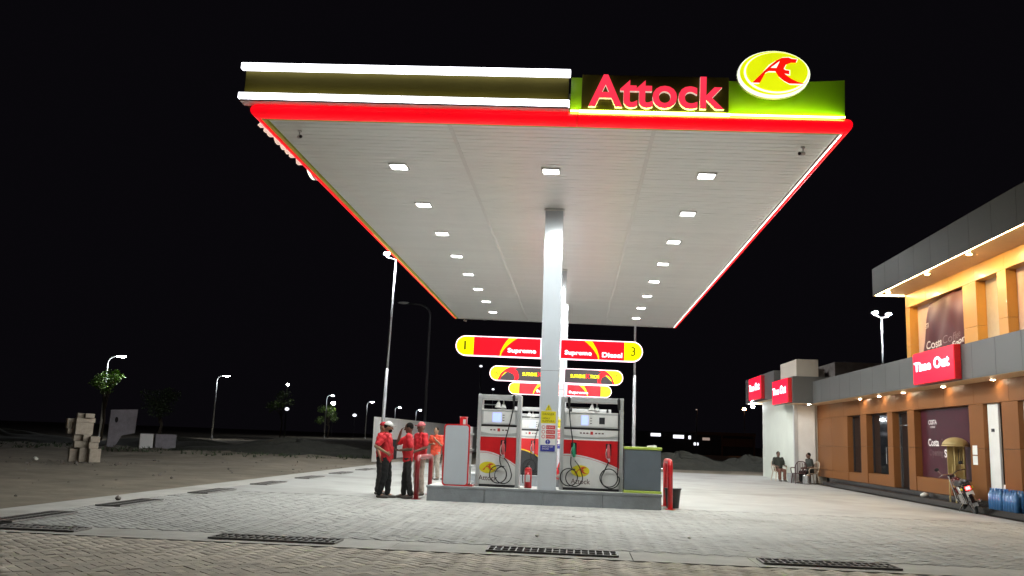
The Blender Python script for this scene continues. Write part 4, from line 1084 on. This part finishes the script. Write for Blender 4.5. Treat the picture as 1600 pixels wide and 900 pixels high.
def rubble():
    rg = np.random.default_rng(11); b = MB()
    for k in range(330):
        x = -9.8-abs(rg.normal(0, 9)); y = rg.uniform(14, 58); r_ = rg.uniform(.012, .05)*(2.0 if rg.uniform() < .08 else 1)
        if k < 120: x = -18.3+rg.normal(0, 1.1); y = 32.5+rg.normal(0, .9)
        q = rg.uniform(.6, 1.3, (6, 3))*r_
        v = [(x+q[0, 0], y, q[0, 2]*.3), (x-q[1, 0], y, q[1, 2]*.3), (x, y+q[2, 1], q[2, 2]*.3), (x, y-q[3, 1], q[3, 2]*.3), (x, y, q[4, 2]), (x, y, -.08)]
        b.add([(p[0], p[1], p[2]+dirt_z(x, y)) for p in v], [(0, 2, 4), (2, 1, 4), (1, 3, 4), (3, 0, 4), (2, 0, 5), (1, 2, 5), (3, 1, 5), (0, 3, 5)])
    tag(b.build('rubble', 'concrete_raw'), 'small stones and rubble scattered over the dirt at the left', 'rubble', kind='stuff')
rubble()

# ================================================================ concrete blocks on the left
BLK = {}
def block(x, z, w_, h_, label, y=0.0, rz=0):
    key = (round(w_, 3), round(h_, 3))
    if key not in BLK:
        b = MB().box(-w_/2, w_/2, 0, .22, 0, h_)
        BLK[key] = b.mesh('concrete_block', 'block')
    o = link('concrete_block', BLK[key], None, (-18.35+x, 32.7+y, z), (0, 0, R(44)+rz), .012)
    tag(o, label, 'concrete block', 'concrete blocks stacked on the dirt')
bl = [(-.24, 0, .36, .52, 'upright block at the bottom left of the stack'), (.14, 0, .36, .52, 'upright block at the bottom middle of the stack'), (.56, 0, .40, .50, 'upright block at the bottom right of the stack'),
      (.04, .525, .60, .24, 'long block in the second course of the stack, left'), (.46, .505, .34, .22, 'block in the second course of the stack, right'),
      (-.15, .77, .34, .22, 'block in the third course of the stack, left'), (.17, .77, .28, .23, 'block in the third course of the stack, middle'), (.50, .73, .34, .22, 'block in the third course of the stack, right end'),
      (.04, 1.005, .62, .44, 'big block in the fourth course of the stack'), (-.45, 1.02, .30, .20, 'block sticking out left of the stack, lower one'), (-.52, 1.225, .26, .36, 'upright block sticking out left of the stack, upper one'),
      (.05, 1.45, .66, .17, 'long block in the fifth course of the stack'), (-.12, 1.625, .30, .16, 'top left block of the stack'), (.20, 1.625, .32, .16, 'top right block of the stack')]
for x, z, w_, h_, lb in bl: block(x, z+.0, w_, h_, 'pale concrete '+lb, random.uniform(-.015, .015), R(random.uniform(-2, 2)))
b = MB().prism([(-.85, 0), (-.80, 2.35), (.80, 2.45), (.72, .95), (-.05, .78), (-.30, .25), (-.55, 0)], 0, .2)
t = thing('broken_slab', 'broken grey concrete slab standing upright behind the stacked blocks', 'concrete slab', (-28.3, 55, -.05), (R(-4), 0, R(38)))
b.build('slab', 'slab_stone', t); tri_fill('hole_shade_disc', [(ellipse(.2, .36, 14), [])], 'pit', t, (-.42, -.004, 1.75), FRONT, .002)  # black disc laid on the face, painting the shade of an opening
t = thing('low_wall_block', 'whitewashed half of the low block wall', 'wall', (-27.0, 55.7, -.04), (0, 0, R(35))); B('block_body', 'wall_white', t, -.45, .35, 0, .25, 0, .92, .02); B('block_cap', 'slab_stone', t, -.47, .37, -.02, .27, .921, .95)
t = thing('low_wall_block', 'grey half of the low block wall, right of the whitewashed one', 'wall', (-26.1, 56.4, -.04), (0, 0, R(38))); B('block_body', 'slab_stone', t, -.65, .62, 0, .25, 0, .90, .02); B('block_cap', 'slab_stone', t, -.67, .64, -.02, .27, .901, .93)

# ================================================================ far building on the right
fb = thing('far_building', 'dark low building with a few lit windows beyond the gravel heaps', 'building', (17, 140, 0))
B('wall', 'dark_wall', fb, -8, 9.9, 0, 8, 0, 3.3); B('roof', 'roof_brown', fb, 1.2, 10.1, -.5, 8, 3.0, 3.45); B('porch_panel', 'roof_brown', fb, 5.2, 9.7, -.3, -.02, 1.4, 2.6); B('porch_post', 'roof_brown', fb, 9.75, 10.0, -.45, -.2, 0, 3.0); B('porch_post', 'roof_brown', fb, 5.0, 5.2, -.45, -.2, 0, 3.0)
for x, z, w_, h_, m in ((-5.6, 2.55, 1.5, .45, 'e_window'), (-2.2, 2.35, 1.6, .5, 'e_window'), (.1, 2.3, .35, .5, 'e_window'), (2.2, 2.2, 1.1, .4, 'e_window_dim'), (.9, 1.4, .7, .4, 'e_window')):
    f = B('window', 'dark_metal', fb, x-.06, x+w_+.06, -.06, -.01, z-.06, z+h_+.06); B('pane', m, f, x, x+w_, -.09, -.065, z, z+h_)

# ================================================================ chairs, motorcycle, stand
def chair(x, y, rz, m, label):
    """plastic armchair, front towards local -Y"""
    t = thing('plastic_chair', label, 'chair', (x, y, 0), (0, 0, R(rz)), 'plastic armchairs by the end wall')
    MB().prism(rrect(-.23, .23, -.24, .20, .06), .41, .435, 'z').build('seat', m, t)
    for sx in (-1, 1):
        MB().tube([(sx*.20, -.20, .41), (sx*.25, -.25, 0)], [.024, .018], 8).build('leg', m, t); MB().tube([(sx*.19, .18, .41), (sx*.24, .27, 0)], [.024, .018], 8).build('leg', m, t)
        MB().tube(catmull([(sx*.24, -.22, .42), (sx*.27, -.22, .62), (sx*.27, -.05, .66), (sx*.25, .20, .66)], 4), .022, 8).build('armrest', m, t, smooth=True)
    MB().tube(catmull([(-.20, .19, .43), (-.23, .25, .70), (-.16, .29, .88), (0, .30, .92), (.16, .29, .88), (.23, .25, .70), (.20, .19, .43)], 5), .022, 8).build('back_frame', m, t, smooth=True)
    for k in range(5):
        xx = -.13+.065*k; MB().tube([(xx, .20, .44), (xx*1.1, .285, .885-abs(xx)*.25)], .014, 6).build('back_slat', m, t)
chair(9.05, 41.5, 12, 'chair_cream', 'cream plastic armchair with a man sitting in it')
chair(9.42, 39.35, 185, 'chair_maroon', 'dark maroon plastic armchair seen from behind')
chair(9.98, 39.55, -75, 'chair_cream', 'plastic armchair by the brown wall with a person sitting sideways')
t = thing('bucket', 'grey plastic bucket standing between the chairs', 'bucket', (9.28, 40.1, 0))
MB().cyl((0, 0, .005), (0, 0, .38), .13, .17, 18).build('bucket_body', 'bucket_grey', t); MB().cyl((0, 0, .38), (0, 0, .405), .178, .178, 18).build('bucket_rim', 'bucket_grey', t)
MB().tube([(-.17, 0, .39), (-.12, -.12, .30), (0, -.17, .26), (.12, -.12, .30), (.17, 0, .39)], .006, 6).build('handle', 'steel', t)
t = thing('steel_cooler', 'shiny steel drum beside the grey bucket', 'drum', (9.66, 39.0, 0))
MB().cyl((0, 0, .01), (0, 0, .36), .17, .17, 20).build('drum_body', 'steel', t); MB().cyl((0, 0, .361), (0, 0, .39), .18, .15, 20).build('drum_lid', 'steel', t); MB().cyl((0, 0, 0), (0, 0, .02), .18, .18, 20).build('drum_foot', 'black_plastic', t)

def motorcycle(x, y, yaw, lean, label):
    t = thing('motorcycle', label, 'motorcycle', (x, y, 0), (0, R(lean), R(yaw)))
    WB = 1.2; rw = .29
    def ring(c, r, tr, m, nm, n=28, k=8, par=t):
        b = MB(); b.tube([(c[0], c[1]+r*math.cos(2*math.pi*i/n), c[2]+r*math.sin(2*math.pi*i/n)) for i in range(n)], tr, k, closed=True)
        return b.build(nm, m, par, smooth=True)
    for yy in (0, WB):
        wv = ring((0, yy, rw), rw-.04, .045, 'rubber', 'wheel'); ring((0, yy, rw), rw-.09, .018, 'chrome', 'rim', par=wv)
        sp = MB()
        for i in range(18): a = 2*math.pi*i/18; sp.cyl((.02*(-1)**i, yy, rw), (0, yy+(rw-.09)*math.cos(a), rw+(rw-.09)*math.sin(a)), .004, .004, 5)
        sp.cyl((-.06, yy, rw), (.06, yy, rw), .055, .055, 14); sp.build('spokes', 'chrome', wv)
    n = 10
    def fender(yy, a0, a1, m): 
        b = MB(); pts = [(yy+(rw+.045)*math.cos(R(a0+(a1-a0)*i/n)), rw+(rw+.045)*math.sin(R(a0+(a1-a0)*i/n))) for i in range(n+1)]
        v = [(sx*.06, p[0], p[1]+(0 if sx else .02)) for p in pts for sx in (-1, 0, 1)]
        b.add(v, [(3*i+j, 3*i+j+1, 3*i+j+4, 3*i+j+3) for i in range(n) for j in range(2)]); return b.build('fender', m, t, smooth=True)
    fender(0, 195, 60, 'chrome'); fender(WB, 150, 20, 'moto_tank')
    MB().tube([(0, .95, .92), (0, .70, .78), (0, .35, .74), (0, -.12, .72)], .022).tube([(0, .93, .85), (0, .78, .35), (0, .45, .26), (0, .30, .70)], .020).build('frame', 'dark_metal', t)
    for sx in (-1, 1):
        MB().cyl((sx*.09, 0, rw), (sx*.08, .72, .30), .018).build('swing_arm', 'dark_metal', t); MB().cyl((sx*.10, .04, rw), (sx*.10, .16, .70), .028, .024).build('shock', 'chrome', t); MB().tube([(sx*.085, WB, rw), (sx*.085, .98, .92)], .021).build('fork', 'chrome', t)
        MB().tube([(0, .95, .98), (sx*.18, .93, 1.04), (sx*.34, .84, 1.02)], .013).build('handlebar', 'chrome', t); MB().tube([(sx*.22, .90, 1.03), (sx*.30, .92, 1.18)], .006).build('mirror_stem', 'chrome', t); MB().ell((sx*.31, .92, 1.21), (.06, .015, .045)).build('mirror', 'black_plastic', t, smooth=True)
        MB().ell((sx*.13, -.13, .66), (.03, .035, .03)).build('indicator', 'yellow_paint', t, smooth=True)
    MB().ell((0, .68, .80), (.13, .26, .13)).build('fuel_tank', 'moto_tank', t, smooth=True)
    MB().cap((-.06, .42, .80), .07, (-.06, -.10, .80), .065).cap((.06, .42, .80), .07, (.06, -.10, .80), .065).build('saddle', 'seat_vinyl', t, smooth=True)
    MB().box(-.11, .11, .40, .72, .24, .50).cyl((0, .58, .48), (0, .70, .68), .075, .08, 12).build('engine', 'steel', t, bevel=.03)
    MB().tube(catmull([(.10, .70, .48), (.14, .82, .30), (.15, .50, .22), (.15, 0, .28), (.15, -.30, .32)], 4), [.022]*9+[.038]*8, 10).build('exhaust', 'chrome', t, smooth=True)
    MB().cyl((0, 1.02, .93), (0, 1.14, .93), .07, .085, 16).build('headlight', 'chrome', t)
    MB().box(-.10, .10, -.30, -.14, .74, .76).tube([(-.09, -.12, .76), (-.09, -.32, .80), (.09, -.32, .80), (.09, -.12, .76)], .009).build('rear_rack', 'chrome', t)
    B('tail_light_case', 'black_plastic', t, -.07, .07, -.24, -.19, .62, .72, .01); B('tail_light', 'e_tail', t, -.055, .055, -.252, -.241, .63, .71); B('number_plate', 'paper', t, -.09, .09, -.255, -.249, .47, .59)
    MB().cyl((-.10, .45, .28), (-.30, .40, .118), .012).build('kickstand', 'chrome', t)
motorcycle(10.06, 23.85, -10, -20, 'parked chrome and black motorcycle leaning on its stand before the shop')
# tall yellow stand with a domed roof behind the motorcycle
t = thing('domed_stand', 'yellow dome-roofed stand with a slatted window behind the motorcycle', 'stand', (10.33, 25.6, .171))
MB().ell((0, 0, 1.52), (.34, .34, .22), 24, 7, 0).build('dome_roof', 'booth_yellow', t, smooth=True); MB().cyl((0, 0, 1.495), (0, 0, 1.52), .36, .35, 24).build('roof_rim', 'booth_yellow', t)
for sx in (-1, 1):
    for sy in (-1, 1): MB().cyl((sx*.12, sy*.2, 0), (sx*.12, sy*.2, 1.50), .02, .02, 8).build('post', 'booth_yellow', t)
B('rear_panel', 'booth_yellow', t, -.17, .17, .15, .17, .75, 1.49); B('lower_panel', 'booth_yellow', t, -.17, .17, -.17, -.15, .3, 1.0); B('side_panel', 'booth_yellow', t, .171, .185, -.15, .15, .3, 1.49)
B('window_back', 'black_plastic', t, .0, .165, -.14, -.13, 1.02, 1.42)
for k in range(4): B('slat', 'booth_yellow', t, .015+.045*k, .032+.045*k, -.165, -.15, 1.02, 1.42)

# ================================================================ people
def remesh(mb, name, m, vox, it=3):
    me = mb.mesh('tmp', m); o = bpy.data.objects.new('tmp', me); COL.objects.link(o)
    r = o.modifiers.new('r', 'REMESH'); r.mode = 'VOXEL'; r.voxel_size = vox; r.use_smooth_shade = True
    s = o.modifiers.new('s', 'SMOOTH'); s.factor = .5; s.iterations = it
    dg = bpy.context.evaluated_depsgraph_get(); out = bpy.data.meshes.new_from_object(o.evaluated_get(dg))
    bpy.data.objects.remove(o); bpy.data.meshes.remove(me); out.name = name
    out.materials.clear(); out.materials.append(MATS[m]); out.polygons.foreach_set('use_smooth', [True]*len(out.polygons))
    return out
def folds(me, amp, seed):
    n = len(me.vertices); co = np.empty(n*3, 'f'); no = np.empty(n*3, 'f')
    me.vertices.foreach_get('co', co); me.vertices.foreach_get('normal', no); co = co.reshape(-1, 3); no = no.reshape(-1, 3)
    x, y, z = co.T
    d = np.sin(z*34+6*np.sin(x*9+seed)+5*np.sin(y*11+seed*2))*.6+np.sin(z*61+x*27-y*19+seed)*.35+np.sin(x*43+y*37+z*9+seed*3)*.3
    d = np.sign(d)*np.abs(d)**.8
    co += no*(amp*d)[:, None]; me.vertices.foreach_set('co', co.ravel()); me.update(); return me
def hand(b, wr, d, n, side):
    wr, d, n = Vector(wr), Vector(d).normalized(), Vector(n).normalized(); s = d.cross(n).normalized()*side; n = s.cross(d).normalized()*side
    for k in (-.018, 0, .018): b.cap(wr, .022, wr+d*.075+s*k, .017, 8, 3)
    for k, (o_, L) in enumerate(((-.030, .062), (-.010, .078), (.010, .083), (.030, .072))):
        p0 = wr+d*.08+s*o_; p1 = p0+(d*.86+n*.5).normalized()*L*.5; p2 = p1+(d*.4+n*.9).normalized()*L*.5
        b.cap(p0, .0105, p1, .0095, 7, 2).cap(p1, .0095, p2, .0085, 7, 2)
    q0 = wr+d*.025+s*.03; q1 = q0+(d*.6+s*.8).normalized()*.035; q2 = q1+(d*.9+n*.35).normalized()*.032
    b.cap(q0, .0125, q1, .011, 7, 2).cap(q1, .011, q2, .0095, 7, 2)
def person(label, loc, yaw, pose, shirt, trousers, skin='skin', head='hair', k=1.0, vox=.010, beard=False, headyaw=0, nod=0):
    t = thing('person', label, 'person', loc, (0, 0, R(yaw)), 'people at the station'); t.scale = (k, k, k)
    P_ = dict(dz=0, fwd=0, shR=(-.18, 0, 1.40), shL=(.18, 0, 1.40), elR=(-.24, .04, 1.12), wrR=(-.23, -.06, .88), elL=(.24, .04, 1.12), wrL=(.23, -.06, .88),
              hipR=(-.09, 0, .90), hipL=(.09, 0, .90), knR=(-.10, -.02, .49), knL=(.10, -.02, .49), anR=(-.11, .02, .085), anL=(.11, .02, .085), hdR=None, hdL=None, nR=(1, 0, 0), nL=(-1, 0, 0)); P_.update(pose)
    dz, fw = P_['dz'], P_['fwd']
    def U(p):       # upper body: shifted down for sitting, leaned forward by fw over the hip
        z = p[2]; return Vector((p[0], p[1]-fw*max(0, z-.9), z+dz))
    V = {k_: (U(v) if k_[:2] in ('sh', 'el', 'wr') else Vector(v)) for k_, v in P_.items() if isinstance(v, tuple)}
    for q in ('hipR', 'hipL'): V[q] = Vector(P_[q])+Vector((0, 0, dz))
    # --- body: one continuous surface
    b = MB(); hm = Matrix.Rotation(R(headyaw), 3, 'Z') @ Matrix.Rotation(R(nod), 3, 'X'); hc = U((0, -.01, 1.60))
    def Hd(p): return hc+hm @ Vector(p)
    b.ell(hc, (.076, .096, .114), 18, 12, mtx=hm); b.cap(Hd((0, -.02, -.05)), .058, Hd((0, -.055, -.085)), .034, 12, 4)
    b.cap(Hd((0, -.094, .005)), .011, Hd((0, -.112, -.03)), .016, 8, 3); b.ell(Hd((-.077, .0, -.01)), (.013, .024, .034), 8, 6, mtx=hm); b.ell(Hd((.077, .0, -.01)), (.013, .024, .034), 8, 6, mtx=hm)
    b.cap(U((0, .02, 1.38)), .062, Hd((0, .015, -.06)), .052)
    for sx in (-1, 1): b.cap(U((sx*.05, 0, .92)), .09, U((sx*.07, 0, 1.32)), .085)
    for s, sd in (('R', 1), ('L', -1)):
        b.cap(V['sh'+s], .055, V['el'+s], .040).cap(V['el'+s], .042, V['wr'+s], .027)
        d = Vector(P_['hd'+s]) if P_['hd'+s] else V['wr'+s]-V['el'+s]; hand(b, V['wr'+s], d, P_['n'+s], sd)
        b.cap(V['hip'+s], .085, V['kn'+s], .056).cap(V['kn'+s], .055, V['an'+s], .038); b.cap(V['an'+s], .036, V['an'+s]+Vector((0, -.13, -.045)), .03)
    link('body', remesh(b, 'body', skin, vox), t)
    # --- shirt
    b = MB(); lo = .875 if dz == 0 else .90
    for sx in (-1, 0, 1): b.cap(U((sx*.070, 0, lo)), .112, U((sx*.085, .005, 1.30)), .116, 14, 4)
    b.cap(U((0, -.03, 1.05)), .115, U((0, -.02, 1.25)), .11); b.cap(U((-.13, .01, 1.385)), .072, U((.13, .01, 1.385)), .072); b.cap(U((0, .015, 1.40)), .075, U((0, .01, 1.455)), .064)
    for s in 'RL': b.cap(V['sh'+s], .072, V['sh'+s].lerp(V['el'+s], .78), .066)
    link('shirt', folds(remesh(b, 'shirt', shirt, .012, 4), .0065, loc[0]), t)
    # --- trousers
    b = MB()
    b.cap(V['hipR']+Vector((.0, 0, .02)), .092, V['hipL']+Vector((0, 0, .02)), .092)
    for s in 'RL': b.cap(V['hip'+s], .096, V['kn'+s], .076).cap(V['kn'+s], .077, V['an'+s]+Vector((0, 0, .03)), .066)
    link('trousers', folds(remesh(b, 'trousers', trousers, .013, 4), .006, loc[0]+2), t)
    for s in 'RL':
        a = V['an'+s]; z = a.z-.085
        MB().cap((a.x, a.y+.03, z+.045), .042, (a.x, a.y-.12, z+.036), .040, 12, 4).cap((a.x, a.y-.12, z+.036), .040, (a.x, a.y-.185, z+.03), .028).build('shoe', 'shoe', t, smooth=True)
    # --- head details
    for sx in (-1, 1):
        MB().ell(Hd((sx*.030, -.087, .012)), (.012, .008, .007), 8, 6, mtx=hm).build('eye', 'ink_black', t, smooth=True)
        MB().ell(Hd((sx*.031, -.090, .033)), (.021, .008, .005), 8, 6, mtx=hm).build('eyebrow', 'hair', t, smooth=True)
    MB().ell(Hd((0, -.092, -.058)), (.022, .006, .005), 8, 6, mtx=hm).build('mouth', 'maroon_paint', t, smooth=True)
    if beard: MB().ell(Hd((0, -.052, -.075)), (.062, .052, .045), 12, 8, mtx=hm).build('beard', 'hair', t, smooth=True)
    if head == 'hair' or beard:
        MB().ell(Hd((0, .014, .022)), (.083, .094, .104), 16, 8, -.25, hm @ Matrix.Rotation(R(-28), 3, 'X')).build('hair', 'hair', t, smooth=True)
    if head != 'hair':
        c = MB().ell(Hd((0, .004, .035)), (.088, .106, .098), 18, 7, .02, hm @ Matrix.Rotation(R(6), 3, 'X')).build('cap', head, t, smooth=True)
        pts = [(.075*math.cos(R(180+180*i/10)), -.065-.115*abs(math.sin(R(180+180*i/10)))) for i in range(11)]
        vb = MB(); vb.v = [tuple(Hd((x, y, .050-.10*(abs(x)/.075)**2*.2))) for x, y in pts]+[tuple(Hd((x, y, .042-.10*(abs(x)/.075)**2*.2))) for x, y in pts]
        m_ = len(pts); vb.f = [tuple(range(m_)), tuple(range(2*m_-1, m_-1, -1))]+[(i, i+m_, (i+1) % m_+m_, (i+1) % m_) for i in range(m_)]; vb.mi = [0]*len(vb.f)
        vb.build('visor', head, t)
    return t
hips = dict(elR=(-.33, .20, 1.16), wrR=(-.21, -.03, 1.02), hdR=(.5, -.75, -.5), nR=(.6, .5, 0), elL=(.33, .20, 1.16), wrL=(.21, -.03, 1.02), hdL=(-.5, -.75, -.5), nL=(-.6, .5, 0),
            knR=(-.10, .0, .49), anR=(-.10, .10, .085), knL=(.10, -.06, .50), anL=(.11, -.05, .085))
person('man in red shirt, black trousers and white cap, hand on hip', (-4.33, 20.70, 0), 92, hips, 'shirt_red', 'trousers_black', 'skin', 'cap_white', 1.0, beard=True, nod=8)
person('man in red cap almost hidden behind the man in the white cap', (-4.665, 21.75, 0), 80, {}, 'shirt_red', 'trousers_charcoal', 'skin', 'cap_red', 1.0)
person('bare-headed man in red shirt holding one hand to his head', (-3.86, 20.86, 0), -82,
       dict(elR=(-.20, -.27, 1.22), wrR=(-.09, -.20, 1.50), hdR=(.3, .35, 1), nR=(.2, 1, 0), elL=(.24, .07, 1.12), wrL=(.17, -.19, 1.08), hdL=(-.15, -1, .05), nL=(-.4, 0, .9), knL=(.10, .03, .49), anL=(.10, .10, .085), knR=(-.1, -.05, .49), anR=(-.1, -.06, .085)),
       'shirt_red', 'trousers_charcoal', 'skin_dark', 'hair', 1.0, nod=10)
person('man in red shirt and faded red cap leaning on the maroon guard', (-3.78, 22.05, 0), -48,
       dict(elL=(.26, -.02, 1.13), wrL=(.18, -.22, 1.04), elR=(-.26, .0, 1.13), wrR=(-.12, -.24, 1.06)), 'shirt_red', 'trousers_khaki', 'skin_dark', 'cap_faded', 1.02)
person('man in orange-red shirt and khaki trousers standing behind the display stand', (-4.62, 29.9, 0), -25,
       dict(elR=(-.27, .0, 1.15), wrR=(-.06, -.17, 1.16), hdR=(1, -.2, .3), elL=(.25, -.03, 1.13), wrL=(.10, -.20, 1.32), hdL=(-.6, 0, .8)), 'shirt_orange', 'trousers_khaki', 'skin', 'hair', 1.0, vox=.012)
person('man in red shirt mostly hidden behind the white display stand', (-4.28, 30.3, 0), -15, {}, 'shirt_red', 'trousers_khaki', 'skin', 'hair', 1.0, vox=.012)
sit = dict(dz=-.42, knR=(-.12, -.40, .47), knL=(.12, -.40, .47), anR=(-.12, -.40, .085), anL=(.12, -.36, .085), elR=(-.26, -.02, 1.12), wrR=(-.20, -.25, 1.06), elL=(.27, -.02, 1.12), wrL=(.24, -.26, 1.08))
person('man in red shirt crouching on the middle island, glimpsed beside the column', (-.50, 27.72, 0), 70, dict(sit, dz=-.52, fwd=.45, knR=(-.12, -.32, .44), knL=(.12, -.32, .44), anR=(-.12, -.22, .085), anL=(.12, -.2, .085)), 'shirt_red', 'trousers_khaki', 'skin_dark', 'hair', 1.0, vox=.012)
person('man in dark shirt and rust trousers sitting in the cream chair', (9.05, 41.55, 0), 12, sit, 'shirt_dark', 'trousers_rust', 'skin_dark', 'hair', 1.0, vox=.013)
person('person in dark clothes sitting sideways by the brown wall', (9.96, 39.56, 0), -75, dict(sit, fwd=.12), 'shirt_dark', 'trousers_charcoal', 'skin_dark', 'hair', 1.0, vox=.013)
